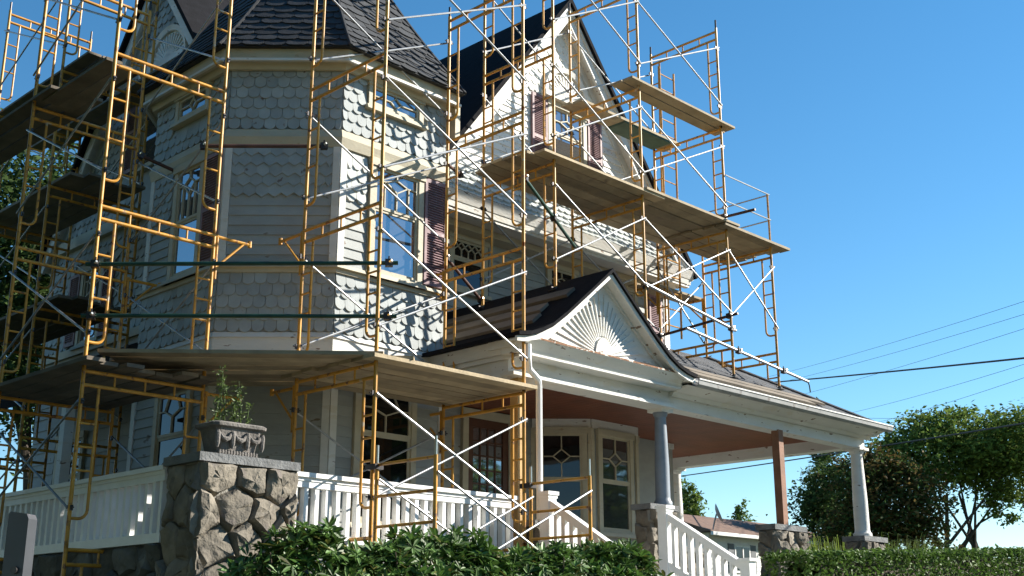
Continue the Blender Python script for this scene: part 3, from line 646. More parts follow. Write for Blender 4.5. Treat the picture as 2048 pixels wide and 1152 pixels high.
def stones(F, u0, u1, v0, v1, parent, rows, seed, depth=.16, m='stone'):
    """irregular rubble: cells round jittered seeds, each a rough stone standing proud of the mortar"""
    r = random.Random(seed); h = (v1-v0)/rows; cols = max(1, int(round((u1-u0)/(h*1.35)))); cw = (u1-u0)/cols; pts = []
    for i in range(rows):
        for j in range(cols + (i % 2)):
            pts.append((u0+(j+.5-.5*(i % 2))*cw+r.uniform(-.3, .3)*cw, v0+(i+.5)*h+r.uniform(-.3, .3)*h))
    for k, p in enumerate(pts):
        poly = [(u0,v0),(u1,v0),(u1,v1),(u0,v1)]
        for q in pts:
            if q is p: continue
            poly = clip_half(poly, ((p[0]+q[0])/2, (p[1]+q[1])/2), (q[0]-p[0], q[1]-p[1]))
            if len(poly) < 3: break
        if len(poly) < 3: continue
        c = (sum(x for x, y in poly)/len(poly), sum(y for x, y in poly)/len(poly))
        ring = []
        for i in range(len(poly)):
            a_, b_ = poly[i], poly[(i+1) % len(poly)]; L_ = math.hypot(b_[0]-a_[0], b_[1]-a_[1]); nn = max(1, int(L_/.07))
            for t in range(nn): ring.append((a_[0]+(b_[0]-a_[0])*t/nn, a_[1]+(b_[1]-a_[1])*t/nn))
        n = len(ring); H = r.uniform(.04, .11)*depth/.16; tu, tv = r.uniform(-.3, .3), r.uniform(-.3, .3); V = []
        for f, w_ in ((.97, -.03), (.94, .5), (.78, .95), (.40, 1.0)):
            for x, y in ring:
                jx = r.uniform(-.012, .012); jy = r.uniform(-.012, .012); dx, dy = (x-c[0])*f+jx, (y-c[1])*f+jy
                V.append(F.p(c[0]+dx, c[1]+dy, (H*w_*r.uniform(.75, 1.2) + max(-.03, (tu*dx+tv*dy)*w_)) if w_ > 0 else w_))
        V.append(F.p(c[0], c[1], H*r.uniform(.9, 1.25))); fs = [(q*n+i, q*n+(i+1) % n, (q+1)*n+(i+1) % n, (q+1)*n+i) for q in range(3) for i in range(n)] + [(3*n+i, 3*n+(i+1) % n, 4*n) for i in range(n)]
        mb = MB(); mb.add(V, fs); mb.sm = True; mb.build('stone', M[m], parent)
def pier(x0, x1, y0, y1, z0, z1, label, rows, seed, cap=.07, vis=2.2):
    t_ = thing('stone_pier', label, 'pier', ((x0+x1)/2, (y0+y1)/2, z0))
    MB().box((x0+.05,y0+.05,z0),(x1-.05,y1-.05,z1-cap)).build('mortar_core', M['mortar'], t_)
    zz = max(z0, vis)
    stones(Frame((x0,y0+.05,0),(1,0,0)), 0, x1-x0, zz, z1-cap, t_, rows, seed); stones(Frame((x0+.05,y1,0),(0,-1,0)), 0, y1-y0, zz, z1-cap, t_, rows, seed+1); stones(Frame((x1-.05,y0,0),(0,1,0)), 0, y1-y0, zz, z1-cap, t_, rows, seed+2)
    bm = MB(); bm.box((x0-.02,y0-.02,z1-cap),(x1+.03,y1+.03,z1)); bm.build('cap_stone', M['cap'], t_)
    return t_
pier(6.42, 7.60, 10.66, 11.32, 1.05, 3.36, 'large rough stone corner pier carrying the planter', 5, 3, .09, 1.7)
pier(13.98, 14.62, 10.88, 11.2, 1.1, 3.42, 'stone pier under the blue-grey porch column beside the steps', 5, 21, .08)
pier(17.05, 17.98, 10.75, 11.08, 1.2, 3.31, 'stone pier under the temporary lumber post', 5, 31, .09)
pier(19.95, 20.75, 10.75, 11.15, 1.3, 3.28, 'stone pier under the corner porch column at far right', 5, 41, .09)
pier(20.1, 20.9, 14.8, 15.4, 1.3, 3.28, 'stone pier under the rear right porch column', 4, 51, .09)
pier(11.35, 11.75, 10.7, 11.15, 1.1, 3.0, 'short stone pier left of the porch steps', 4, 61, .08)
# rubble retaining wall under the left rail
wl = thing('stone_wall', 'dark rubble stone wall under the left terrace railing', 'wall', (6.5, 14, 1.05))
MB().box((6.5,11.3,.9),(6.8,20.5,2.52)).build('mortar_core', M['rubble'], wl)
stones(Frame((6.52,20.4,0),(0,-1,0)), 3.0, 9.05, 1.3, 2.5, wl, 4, 77, .14, 'rubble')
wf = thing('stone_wall', 'low stone wall under the front terrace railing behind the shrubs', 'wall', (9, 10.9, 1.05)); MB().box((7.6,10.85,.9),(11.4,11.05,2.5)).build('mortar_core', M['rubble'], wf)
stones(Frame((0,10.86,0),(1,0,0)), 7.7, 11.3, 1.6, 2.45, wf, 4, 78, .1, 'rubble')

# --- railings
bal = MB().box((-.027,-.04,0),(.027,.04,1)).mesh('baluster', M['whitenew'])
def railing(p, q, ztop, zbot, label, axis, n):
    p = Vector(p); q = Vector(q); t_ = thing('railing', label, 'railing', (p+q)/2+Vector((0,0,zbot)))
    d = (q-p).normalized(); a = MB(); Z = Vector((0,0,1))
    a.beam(p+Z*(ztop-.025), q+Z*(ztop-.025), .17, .05); a.beam(p+Z*(ztop-.07), q+Z*(ztop-.07), .12, .04); a.beam(p+Z*(ztop-.125), q+Z*(ztop-.125), .10, .07); a.build('top_rail', M['whitenew'], t_)
    MB().beam(p+Z*(zbot+.05), q+Z*(zbot+.05), .12, .10).build('bottom_rail', M['whitenew'], t_)
    rz = math.atan2(d.y, d.x)
    for k in range(n):
        c = p + (q-p)*((k+.5)/n); mw = Matrix.Translation(c+Z*(zbot+.1)) @ Matrix.Rotation(rz, 4, 'Z') @ Matrix.Diagonal((1, 1, ztop-.16-zbot-.1, 1)); link('baluster', bal, t_, mw)
railing((7.66,10.9,0), (11.16,10.9,0), 3.295, 2.50, 'white front terrace railing in sun behind the scaffold feet', 'x', 24)
railing((6.5,11.38,0), (6.5,15.5,0), 3.295, 2.50, 'white side terrace railing in deep shade at left', 'y', 27)
# steps and stair rails
stp = thing('porch_steps', 'white wooden porch steps below the pediment', 'steps', (13.1, 10, 1.1))
for k in range(7):
    z = 2.42-.165*(k+1); y = 10.72-.28*k
    MB().box((11.45,y-.30,z-.04),(13.75,y+.0,z)).build('tread', M['white'], stp); MB().box((11.47,y-.02,z-.165),(13.73,y,z-.042)).build('riser', M['white'], stp)
for x in (11.38, 13.76):
    MB().add([(x,10.75,2.40),(x,10.75,1.9),(x,8.72,.9),(x,8.72,1.2),(x+.06,10.75,2.40),(x+.06,10.75,1.9),(x+.06,8.72,.9),(x+.06,8.72,1.2)], [(0,1,2,3),(7,6,5,4),(0,3,7,4),(1,5,6,2),(0,4,5,1),(2,6,7,3)]).build('stringer', M['white'], stp)
for x, lab in ((13.84, 'white stair railing right of the steps by the blue-grey column'), (11.40, 'white stair railing left of the steps behind the shrubs')):
    t_ = thing('stair_railing', lab, 'railing', (x, 10, 1.3)); n = MB(); n.box((x-.075,10.44,1.9),(x+.075,10.59,3.30)); n.box((x-.10,10.415,3.30),(x+.10,10.615,3.345)); n.box((x-.087,10.43,3.26),(x+.087,10.60,3.30)); n.build('newel', M['whitenew'], t_)
    n = MB(); n.box((x-.075,9.10,1.0),(x+.075,9.25,2.52)); n.box((x-.10,9.075,2.52),(x+.10,9.275,2.56)); n.build('newel', M['whitenew'], t_)
    MB().beam((x,10.46,3.19), (x,9.23,2.45), .11, .09).build('top_rail', M['whitenew'], t_); MB().beam((x,10.46,2.52), (x,9.23,1.78), .09, .09).build('bottom_rail', M['whitenew'], t_)
    for k in range(8):
        y = 10.36-.135*k; zt = 3.16-(10.46-y)*.60; link('baluster', bal, t_, Matrix.Translation((x, y, zt-.62)) @ Matrix.Rotation(math.pi/2, 4, 'Z') @ Matrix.Diagonal((1, 1, .60, 1)))

# ------------------------------------------------------------------ scaffold
SW, SH_, TR_ = 1.524, 1.96, .0235
def fparts(H):
    P = {}
    P['leg'] = MB().tube((0,0,0), (0,0,H+.06), TR_, 10).mesh('leg', M['yellow'])
    P['bar'] = MB().tube((0,0,0), (SW,0,0), TR_*.95, 10).mesh('bar', M['yellow'])
    P['spacer'] = MB().tube((0,0,-.14), (0,0,0), .013, 8).mesh('spacer', M['yellow'])
    top = H-.17; bt = H-1.64; c = .10; L_ = .20
    pts = [(L_,0,top),(L_,0,bt+c)] + [(L_-c+c*math.cos(t), 0, bt+c-c*math.sin(t)) for t in (.4, .8, 1.2, math.pi/2)] + [(0,0,bt)]
    P['ladder_leg'] = MB().path(pts, .0175, 8).mesh('ladder_leg', M['yellow'])
    P['rung'] = MB().tube((0,0,0), (L_,0,0), .0135, 8).mesh('rung', M['yellow'])
    P['coupling_pin'] = MB().tube((0,0,-.1), (0,0,.1), .017, 8).mesh('coupling_pin', M['dark'])
    k = MB(); k.box((-.012,-.05,-.03),(.012,.05,.03)); k.tube((0,-.08,.0), (0,.08,0), .009, 6); P['lock_pin'] = k.mesh('lock_pin', M['dark'])
    return P
FP = fparts(SH_)
def frame(base, rz, label, group, top=False, short=0.0):
    """walk-through frame: outer leg at base, inner leg SW along local x"""
    t_ = thing('scaffold_section', label, 'scaffold section', base, group)
    R0 = Matrix.Translation(base) @ Matrix.Rotation(rz, 4, 'Z')
    def put(n, x=0, z=0, mir=False, extra=None):
        mw = R0 @ Matrix.Translation((x, 0, z)) @ (Matrix.Diagonal((-1, 1, 1, 1)) if mir else Matrix.Identity(4))
        link(n, FP[n], t_, mw if extra is None else mw @ extra)
    H = SH_
    if short:
        z0 = H-short
        for x in (0, SW): link('leg', MB().tube((0,0,z0), (0,0,H), TR_, 10).mesh('leg', M['yellow']), t_, R0 @ Matrix.Translation((x,0,0)))
        for x in (.22, SW-.22): link('ladder_leg', MB().tube((0,0,H-short*.75), (0,0,H-.17), .0175, 8).mesh('ladder_leg', M['yellow']), t_, R0 @ Matrix.Translation((x,0,0)))
        for x, mi in ((0, False), (SW, True)): put('rung', x, H-short*.74, mi, Matrix.Diagonal((1.1,1,1,1)))
    else:
        put('leg', 0); put('leg', SW); put('ladder_leg', 0); put('ladder_leg', SW, 0, True)
        for dz in (.60, .86, 1.12): put('rung', 0, H-dz); put('rung', SW, H-dz, True)
        for x in (0, SW): put('lock_pin', x, H-.36); put('lock_pin', x, H-1.53)
    put('bar', 0, H-.015); put('bar', 0, H-.17)
    for f in (.25, .5, .75): put('spacer', SW*f, H-.02)
    if top:
        for x in (0, SW): put('coupling_pin', x, H+.12)
    return t_
def cross(p0, p1, q0, q1, label):
    """two bars crossing: p0-q1 and p1-q0 (p,q = lower/upper studs of the two legs)"""
    p0, p1, q0, q1 = map(Vector, (p0, p1, q0, q1)); t_ = thing('cross_brace', label, 'scaffold brace', (p0+q0)/2, 'cross braces of the scaffold')
    MB().tube(p0, q1, .0135, 8).build('bar', M['galv'], t_); MB().tube(p1+Vector((.0,.0,.0)), q0, .0135, 8).build('bar', M['galv'], t_)
    c = (p0+q1)/2; MB().tube(c-Vector((.02,.02,0)), c+Vector((.02,.02,0)), .012, 6).build('pivot', M['bolt'], t_)
LV = ['lowest', 'second', 'third', 'fourth', 'fifth', 'sixth']
def jack(x, y, z0, z1, lab):
    t_ = thing('screw_jack', lab, 'screw jack', (x, y, z0), 'screw jacks under the scaffold'); MB().tube((x,y,z0), (x,y,z1+.1), .016, 8).build('screw', M['bolt'], t_)
    MB().box((x-.08,y-.08,z0),(x+.08,y+.08,z0+.008)).build('base_plate', M['dark'], t_); n = MB(); n.tube((x,y,z1-.03), (x,y,z1), .035, 8); n.beam((x-.09,y,z1-.015), (x+.09,y,z1-.015), .015, .02); n.build('nut', M['dark'], t_)
# run 1 : A and B in front of the turret (frames along Y)
def tower(x, y, rz, tops, where, group, skip=0):
    for i, zt in enumerate(tops):
        frame(Vector((x, y, zt-SH_)), rz, 'yellow scaffold frame, %s up, tower %s' % (ORD[i], where), group, top=(i == len(tops)-1))
def braces(a, b, axis, tops, where, off):
    for i, zt in enumerate(tops):
        for k, side in ((0, 'outer'), (1, 'inner')):
            P = Vector(a) + Vector(axis)*SW*k; Q = Vector(b) + Vector(axis)*SW*k; o = Vector(off)*(1 if k == 0 else -1)
            zl, zh = zt-1.53, zt-.36
            cross(P+o+Vector((0,0,zl)), P+o+Vector((0,0,zh)), Q+o*1.8+Vector((0,0,zl)), Q+o*1.8+Vector((0,0,zh)), 'silver cross brace, %s legs, %s up, %s' % (side, ORD[i], where))
G1_ = 'scaffold frames before the turret and porch end'; G2_ = 'scaffold frames standing on the porch roof'; G3_ = 'scaffold frames along the left side of the house'
AB = [2.62, 4.58, 6.54, 8.50, 10.46]
AX, AY, BX = 8.50, 10.50, 10.94
tower(AX, AY, math.pi/2, AB, 'at the right corner of the turret', G1_); tower(BX, AY, math.pi/2, AB, 'at the left end of the porch', G1_)
braces((AX,AY,0), (BX,AY,0), (0,1,0), AB, 'between the turret corner and the porch end', (0,-.03,0))
for x, nm in ((AX, 'turret corner'), (BX, 'porch end')):
    jack(x, AY, gz(x,AY)-.02, AB[0]-SH_, 'screw jack under the outer leg of the %s tower' % nm); 
    jack(x, AY+SW, gz(x,AY+SW)-.3 if False else .95, AB[0]-SH_, 'screw jack under the inner leg of the %s tower' % nm)
# run 2 : C D E F on the porch roof
CY = 11.35; CS = dict(C=12.50, D=14.63, E=17.0, F=18.42)
CT = [8.43, 10.39, 12.35]
tower(CS['C'], CY, math.pi/2, CT, 'on the porch roof left of the gable window', G2_); tower(CS['D'], CY, math.pi/2, CT, 'on the porch roof at the gable window', G2_); tower(CS['E'], CY, math.pi/2, CT, 'on the porch roof right of the gable', G2_)
frame(Vector((CS['F'], CY, CT[0]-SH_)), math.pi/2, 'yellow scaffold frame at the far right end of the main deck', G2_, top=True)
for k in 'DEF': frame(Vector((CS[k], CY, CT[0]-2*SH_)), math.pi/2, 'short yellow scaffold frame low on the porch roof, %s tower from the gable' % ORD['DEF'.index(k)], G2_, short=.62)
wd_ = {'CD': 'left of the gable window on the porch roof', 'DE': 'right of the gable window on the porch roof', 'EF': 'at the far right end of the main deck'}
for p in ('CD', 'DE', 'EF'): braces((CS[p[0]],CY,0), (CS[p[1]],CY,0), (0,1,0), CT if p != 'EF' else CT[:1], wd_[p], (0,-.03,0))
def roofz(y): return ez + (min(y, hy)-ey)*RS
for k in 'CDEF':
    low = CT[0]-SH_ if k == 'C' else CT[0]-SH_-.62
    for y, s in ((CY, 'outer'), (CY+SW, 'inner')):
        zr = roofz(y)+.05
        if k == 'C': zr = max(zr, PZ-.83*abs(CS['C']-PX)+.06)
        if k == 'D': zr = max(zr, PZ-.83*abs(CS['D']-PX)+.06)
        jack(CS[k], y, min(zr, low-.06), low, 'screw jack under the %s leg of the %s porch-roof tower' % (s, ORD['CDEF'.index(k)]))
# guard posts and rails at the far right
gr = thing('guard_rail', 'thin guard rail around the far right end of the main deck', 'guard rail', (CS['F'], CY, CT[0]))
for y in (CY, CY+SW): MB().tube((CS['F'],y,CT[0]-.02), (CS['F'],y,CT[0]+1.08), .02, 8).build('post', M['yellow'], gr)
for z in (.55, 1.05):
    MB().tube((CS['F'],CY,CT[0]+z), (CS['F'],CY+SW,CT[0]+z), .013, 6).build('rail', M['galv'], gr); MB().tube((CS['E'],CY-.04,CT[0]+z), (CS['F'],CY-.04,CT[0]+z), .013, 6).build('rail', M['galv'], gr)
# run 3 : left side, frames along X
GT = [2.48, 4.44, 6.40, 8.36, 10.32]; HT = [4.37, 6.33, 8.29, 10.25, 12.21]
tower(6.05, 12.63, 0, GT, 'at the left corner of the turret', G3_); tower(6.05, 14.85, 0, GT, 'left of the turret, second along the side', G3_)
tower(7.45, 17.35, 0, HT, 'before the side gable, third along the side', G3_); tower(7.45, 19.80, 0, HT, 'farthest back at the left', G3_)
braces((6.05,12.63,0), (6.05,14.85,0), (1,0,0), GT, 'on the left side beside the turret', (-.03,0,0)); braces((7.45,17.35,0), (7.45,19.8,0), (1,0,0), HT, 'before the side gable', (-.03,0,0))
for x, y, n, z in ((6.05,12.63,'left turret corner',GT),(6.05,14.85,'second left side',GT),(7.45,17.35,'third left side',HT),(7.45,19.8,'farthest left',HT)):
    for k, s in ((0,'outer'),(SW,'inner')): jack(x+k, y, gz(x,y)-.02 if z is GT else 2.42, z[0]-SH_ if z is GT else max(2.43, z[0]-SH_), 'screw jack under the %s leg of the %s tower' % (s, n))
# low outrigger frames in front
for x, n in ((8.50,'beside the terrace railing'), (10.98,'beside the porch steps')):
    t_ = thing('scaffold_section', 'small yellow frame clamped low in front of the tower %s' % n, 'scaffold section', (x,9.45,1.1), 'low outrigger frames')
    for y in (9.45, 10.42): MB().tube((x,y,gz(x,y)), (x,y,3.42), TR_, 10).build('leg', M['yellow'], t_); MB().tube((x,y,3.36), (x,y,3.62), .015, 8).build('coupling_pin', M['bolt'], t_)
    for z in (3.40, 3.05, 2.72, 2.1): MB().tube((x,9.45,z), (x,10.42,z), .0175, 8).build('bar', M['yellow'], t_)
    for z in (3.38, 2.5): MB().box((x-.06,10.38,z-.03),(x+.06,10.56,z+.03)).build('clamp', M['dark'], t_)
cross((8.50,9.42,2.05), (8.50,9.42,3.24), (10.98,9.42,2.05), (10.98,9.42,3.24), 'silver cross brace between the two low front frames above the shrubs')
cross((8.50,10.38,2.05), (8.50,10.38,3.24), (10.98,10.38,2.05), (10.98,10.38,3.24), 'silver cross brace just before the front terrace railing')
# side brackets
def bracket(p, d, label, L_=.52):
    p = Vector(p); d = Vector(d).normalized(); t_ = thing('side_bracket', label, 'scaffold bracket', p, 'side brackets of the scaffold'); Z = Vector((0,0,1))
    MB().tube(p, p+d*L_, .021, 8).build('arm', M['yellow'], t_); MB().tube(p+d*.03-Z*.42, p+d*(L_*.85), .015, 8).build('strut', M['yellow'], t_); MB().tube(p+d*.045+Z*.03, p+d*.045-Z*.55, .02, 8).build('hanger', M['yellow'], t_)
    e = p+d*L_; MB().tube(e-Z*.035, e+Z*.05, .026, 8).build('lip', M['yellow'], t_)
for z, n in ((6.50,'upper'),(4.50,'lower')):
    bracket((AX,AY+SW,z), (0,1,0), '%s yellow side bracket pointing at the turret from its right corner tower' % n); bracket((6.05+SW,12.63,z-.12), (1,0,0), '%s yellow side bracket pointing at the turret from its left corner tower' % n); bracket((BX,AY+SW,z), (0,1,0), '%s yellow side bracket at the porch end tower' % n)
bracket((CS['E'],CY+SW,7.75), (0,1,0), 'yellow side bracket low behind the main deck, nearer the gable'); bracket((CS['F'],CY+SW,7.75), (0,1,0), 'yellow side bracket low behind the main deck at the far right'); bracket((6.05+SW,14.85,6.28), (1,0,0), 'yellow side bracket in shade at the second left tower')
# planks
def planks(p, q, width, n, z, label, m='plank', across=None, jit=.12, ext=.2, th=.042):
    """n boards side by side from p to q (xy), laid out along 'across' direction"""
    p = Vector((*p, z)); q = Vector((*q, z)); d = (q-p).normalized(); s = Vector(across).normalized(); out = []
    for k in range(n):
        a = p - d*(ext+rnd.uniform(-jit, jit)) + s*(width*(k+.5)); b = q + d*(ext+rnd.uniform(-jit, jit)) + s*(width*(k+.5)); zz = Vector((0,0,th/2+rnd.uniform(0,.022)))
        o = MB().beam(a+zz, b+zz+Vector((0,0,rnd.uniform(-.008,.012))), width-.02, th*rnd.uniform(.9,1.1)).build('scaffold_plank', M[m])
        tag(o, label % ORD[k], 'plank', 'planks of the scaffold decks'); out.append(o)
    return out
planks((AX,10.32), (BX,10.32), .235, 8, 4.60, 'lower front deck plank before the porch, %s from the street', across=(0,1,0), ext=.12, jit=.05)
planks((6.2,12.55), (8.5,10.35), .235, 9, 4.645, 'diagonal corner deck plank round the turret, %s from the street', m='plank', across=(1,1,0), ext=.15, jit=.2)
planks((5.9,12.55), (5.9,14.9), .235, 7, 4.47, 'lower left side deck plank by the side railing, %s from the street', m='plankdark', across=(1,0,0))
planks((CS['C'],11.20), (CS['D'],11.20), .235, 6, 8.455, 'main deck plank below the gable window, %s from the street', across=(0,1,0), ext=.45, jit=.12)
planks((CS['D']+.1,11.17), (CS['E'],11.17), .235, 7, 8.505, 'main deck plank right of the gable window, %s from the street', across=(0,1,0), ext=.16, jit=.05)
planks((CS['E']+.1,11.19), (CS['F'],11.19), .235, 6, 8.455, 'main deck plank at the far right end, %s from the street', across=(0,1,0), ext=.35, jit=.1)
planks((CS['D'],11.22), (CS['E'],11.22), .235, 2, 10.415, 'upper walkway plank above the main deck, %s from the street', across=(0,1,0), ext=.3, jit=.03)
planks((CS['D'],12.40), (CS['E'],12.40), .235, 2, 10.415, 'upper rear plank close to the gable roof edge, %s from the street', across=(0,1,0), ext=.25, jit=.05)
planks((CS['E'],12.98), (CS['F'],12.98), .235, 2, 7.78, 'bracket plank low behind the main deck, %s from the street', across=(0,1,0), ext=.15, jit=.05)
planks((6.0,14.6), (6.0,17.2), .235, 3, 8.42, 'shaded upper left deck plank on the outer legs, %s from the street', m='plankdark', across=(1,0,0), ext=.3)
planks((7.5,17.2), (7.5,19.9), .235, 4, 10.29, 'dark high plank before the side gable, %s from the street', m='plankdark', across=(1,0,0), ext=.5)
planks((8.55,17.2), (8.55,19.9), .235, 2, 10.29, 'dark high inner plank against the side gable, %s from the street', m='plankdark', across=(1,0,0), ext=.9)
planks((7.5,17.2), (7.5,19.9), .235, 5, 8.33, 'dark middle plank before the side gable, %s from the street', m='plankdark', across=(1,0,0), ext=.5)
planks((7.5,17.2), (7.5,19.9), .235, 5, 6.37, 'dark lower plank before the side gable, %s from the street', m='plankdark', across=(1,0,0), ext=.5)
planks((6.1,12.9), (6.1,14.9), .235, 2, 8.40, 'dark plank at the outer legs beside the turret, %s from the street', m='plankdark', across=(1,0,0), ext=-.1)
planks((15.0,11.95), (16.3,11.95), .45, 1, 10.05, 'sheet of dark green plywood under the upper walkway, %s of its kind', m='ply', across=(0,1,0), ext=.0, jit=0)
# planks lying on the roofs
for x0, x1, y, z, lab in ((15.2,19.3,11.05,.02,'upper grey plank lying along the porch roof eave'), (15.1,18.6,10.83,.02,'lower grey plank lying along the porch roof eave')):
    o = MB().beam((x0,y,roofz(y)+.06), (x1,y,roofz(y)+.06), .20, .04, up=(0,-RS,1)).build('roof_plank', M['plankdark']); tag(o, lab, 'plank', 'planks lying on the roof')
def pedroof(x): return PZ - .83*abs(x-PX) + .06
for k, (dx, y0, y1, m_) in enumerate(((-.50,10.75,13.6,'plankdark'), (-.78,11.0,13.8,'plankdark'), (-1.04,10.9,13.3,'plankdark'))):
    x = PX+dx; o = MB().beam((x,y0,pedroof(x)+.035), (x,y1,pedroof(x)+.035), .22, .045, up=(-.83,0,1)).build('roof_plank', M[m_]); tag(o, 'loose board lying on the black pediment roof, %s from the ridge' % ORD[k], 'plank', 'planks lying on the roof')
# tie tubes with clamps
def tie(p, q, m, label, r=.025, clamps=(.03, .97)):
    p = Vector(p); q = Vector(q); d = (q-p); t_ = thing('scaffold_tube', label, 'scaffold tube', p, 'tie tubes of the scaffold'); MB().tube(p, q, r, 10).build('tube', M[m], t_)
    for c in clamps:
        k = MB(); c_ = p+d*c; k.beam(c_-d.normalized()*.045, c_+d.normalized()*.045, r*3.1, r*3.4); k.tube(c_+Vector((0,0,.02)), c_+Vector((0,0,.085)), .010, 6); k.build('clamp', M['dark'], t_)
        MB().tube(c_+Vector((-.03,-.05,0)), c_+Vector((-.03,-.09,.01)), .014, 6).build('bolt', M['bolt'], t_)
tie((5.93,12.60,5.64), (8.72,10.42,5.80), 'green', 'dark green tube spanning the turret corner, the upper of two'); tie((5.93,12.58,5.03), (8.72,10.42,5.15), 'green', 'dark green tube spanning the turret corner, the lower of two')
tie((7.42,12.88,7.62), (8.86,12.10,7.82), 'rusttube', 'dark brown tube spanning the turret corner on the inner legs')
tie((10.98,10.53,7.55), (13.25,11.62,7.33), 'green', 'long dark green raking tube below the main deck', clamps=(.02,.55))
tie((10.95,12.05,6.75), (12.55,12.95,6.58), 'rusttube', 'dark tie tube sloping to the second floor window')
tie((CS['E']-.05,10.70,8.66), (CS['E']-.05,13.1,8.72), 'rusttube', 'dark tube poking out over the main deck by the right tower', clamps=(.27,))
tie((14.7,12.9,9.35), (14.85,13.36,9.35), 'rusttube', 'short dark tie tube fixed at the gable window', clamps=(.1,))
tie((BX,12.0,8.12), (11.5,12.32,8.20), 'rusttube', 'short dark tie tube by the turret shutter', clamps=(.9,))
tie((7.57,14.85,8.13), (8.12,14.70,7.97), 'rusttube', 'short dark tie tube to the turret left face', clamps=(.1,))
tie((15.6,11.28,6.40), (19.3,11.28,5.92+.13), 'galv', 'silver tube low over the porch roof with dangling end', clamps=(.4,.78)); tie((15.7,12.80,6.62), (18.9,12.80,6.40), 'galv', 'silver tube low over the porch roof at the rear', clamps=(.42,))
MBh = MB().path([(19.3,11.28,6.05),(19.34,11.28,5.98),(19.36,11.28,5.86)], .012, 6); tag(MBh.build('hook', M['dark']), 'dark hook hanging from the end of the silver tube', 'hook')
tie((14.55,11.3,6.95), (17.05,11.3,6.62), 'galv', 'silver tube slanting behind the pediment roof edge', clamps=(.95,)); tie((16.9,12.9,6.75), (17.0,11.2,6.9), 'rusttube', 'dark tube low between the right tower legs', clamps=(.05,.9))
# access ladder behind the right tower
la = thing('access_ladder', 'tall rusty access ladder rising behind the right tower', 'ladder', (17.6, 13.05, 6.9))
for x in (17.36, 17.84): MB().tube((x,13.02,6.9), (x+.05,13.0,12.35), .02, 8).build('stile', M['yellow'], la)
for k in range(17): z = 7.1+.32*k; MB().tube((17.37+.003*k,13.02,z), (17.85+.003*k,13.02,z), .013, 6).build('rung', M['yellow'], la)

# ------------------------------------------------------------------ planter with plant
pl = thing('planter', 'grey cast stone planter with swags on the corner pier', 'planter', (7.0, 10.95, 3.36))
def rect_loft(prof, cx, cy, ax, ay):
    mb = MB(); n = 8
    for k, z in prof:
        a, b_ = ax*k, ay*k; c_ = .22*min(a, b_)
        mb.v += [(cx-a+c_,cy-b_,z),(cx+a-c_,cy-b_,z),(cx+a,cy-b_+c_,z),(cx+a,cy+b_-c_,z),(cx+a-c_,cy+b_,z),(cx-a+c_,cy+b_,z),(cx-a,cy+b_-c_,z),(cx-a,cy-b_+c_,z)]
    for i in range(len(prof)-1):
        for k in range(n): mb.f.append((i*n+k, i*n+(k+1) % n, (i+1)*n+(k+1) % n, (i+1)*n+k))
    mb.f.append(tuple(range(n))[::-1]); mb.f.append(tuple((len(prof)-1)*n+k for k in range(n))); return mb
rect_loft([(.86,3.361),(.86,3.40),(.78,3.42),(.83,3.5),(.93,3.62),(.97,3.66)], 6.93, 10.95, .29, .20).build('bowl', M['planter'], pl)
rect_loft([(1.0,3.655),(1.12,3.67),(1.14,3.70),(1.04,3.715)], 6.93, 10.95, .29, .20).build('rim', M['planter'], pl)
for k in range(3):
    x = 6.75+.18*k; MB().path([(x-.075,10.757,3.60),(x-.04,10.747,3.545),(x,10.742,3.53),(x+.04,10.747,3.545),(x+.075,10.757,3.60)], [.012,.022,.028,.022,.012], 8).build('swag', M['planter'], pl)
for k in range(4):
    x = 6.66+.18*k; MB().lathe((x,10.757), [(.012,3.44),(.026,3.48),(.03,3.58),(.02,3.62)], 8).build('boss', M['planter'], pl)
rp = MB()
for k in range(14): x = 6.71+.034*k; rp.lathe((x,10.782), [(.016,3.37),(.022,3.40),(.016,3.425)], 6)
rp.build('rope_moulding', M['planter'], pl)
MB().box((6.68,10.79,3.69),(7.18,11.11,3.705)).build('soil', M['soil'], pl)

tarp_m = mat('pale_tarp', (.42, .47, .55), .6, var=.1)
tp_ = MB(); nU, nV = 12, 8
for i in range(nU+1):
    for j in range(nV+1):
        u, v = i/nU, j/nV; e = min(u, 1-u, v, 1-v)*4; tp_.v.append((7.2+1.0*v+.04*math.sin(9*u), 15.4+2.6*u, 2.44+min(1, e)**.6*(.75+.18*math.sin(5*u+2*v))+rnd.uniform(-.02,.02)))
for i in range(nU):
    for j in range(nV): tp_.f.append((i*(nV+1)+j, (i+1)*(nV+1)+j, (i+1)*(nV+1)+j+1, i*(nV+1)+j+1))
tp_.sm = True; tag(tp_.build('tarp_heap', tarp_m), 'pale blue tarp covered heap in shade behind the side railing', 'tarp')

# ------------------------------------------------------------------ foliage helpers
def quads(name, C, A, B, m, parent=None, fold=None):
    """leaf meshes: C centre, A half length, B half width (n,3 arrays): a folded rhombus of 4 points"""
    n = len(C); V = np.empty((n, 4, 3), np.float32); V[:,0] = C-A; V[:,1] = C+B; V[:,2] = C+A; V[:,3] = C-B
    if fold is not None: V[:,1] += fold; V[:,3] += fold
    me = bpy.data.meshes.new(name); me.vertices.add(n*4); me.vertices.foreach_set('co', V.ravel()); me.loops.add(n*6); me.polygons.add(n*2)
    idx = np.arange(n)[:,None]*4 + np.array([0,1,2,0,2,3])[None]
    me.loops.foreach_set('vertex_index', idx.ravel().astype(np.int32)); me.polygons.foreach_set('loop_start', np.arange(n*2, dtype=np.int32)*3)
    me.update(calc_edges=True); me.materials.append(m)
    return link(name, me, parent)
rg = np.random.default_rng(5)
def rdir(n):
    v = rg.normal(size=(n,3)); return v/np.linalg.norm(v, axis=1, keepdims=True)
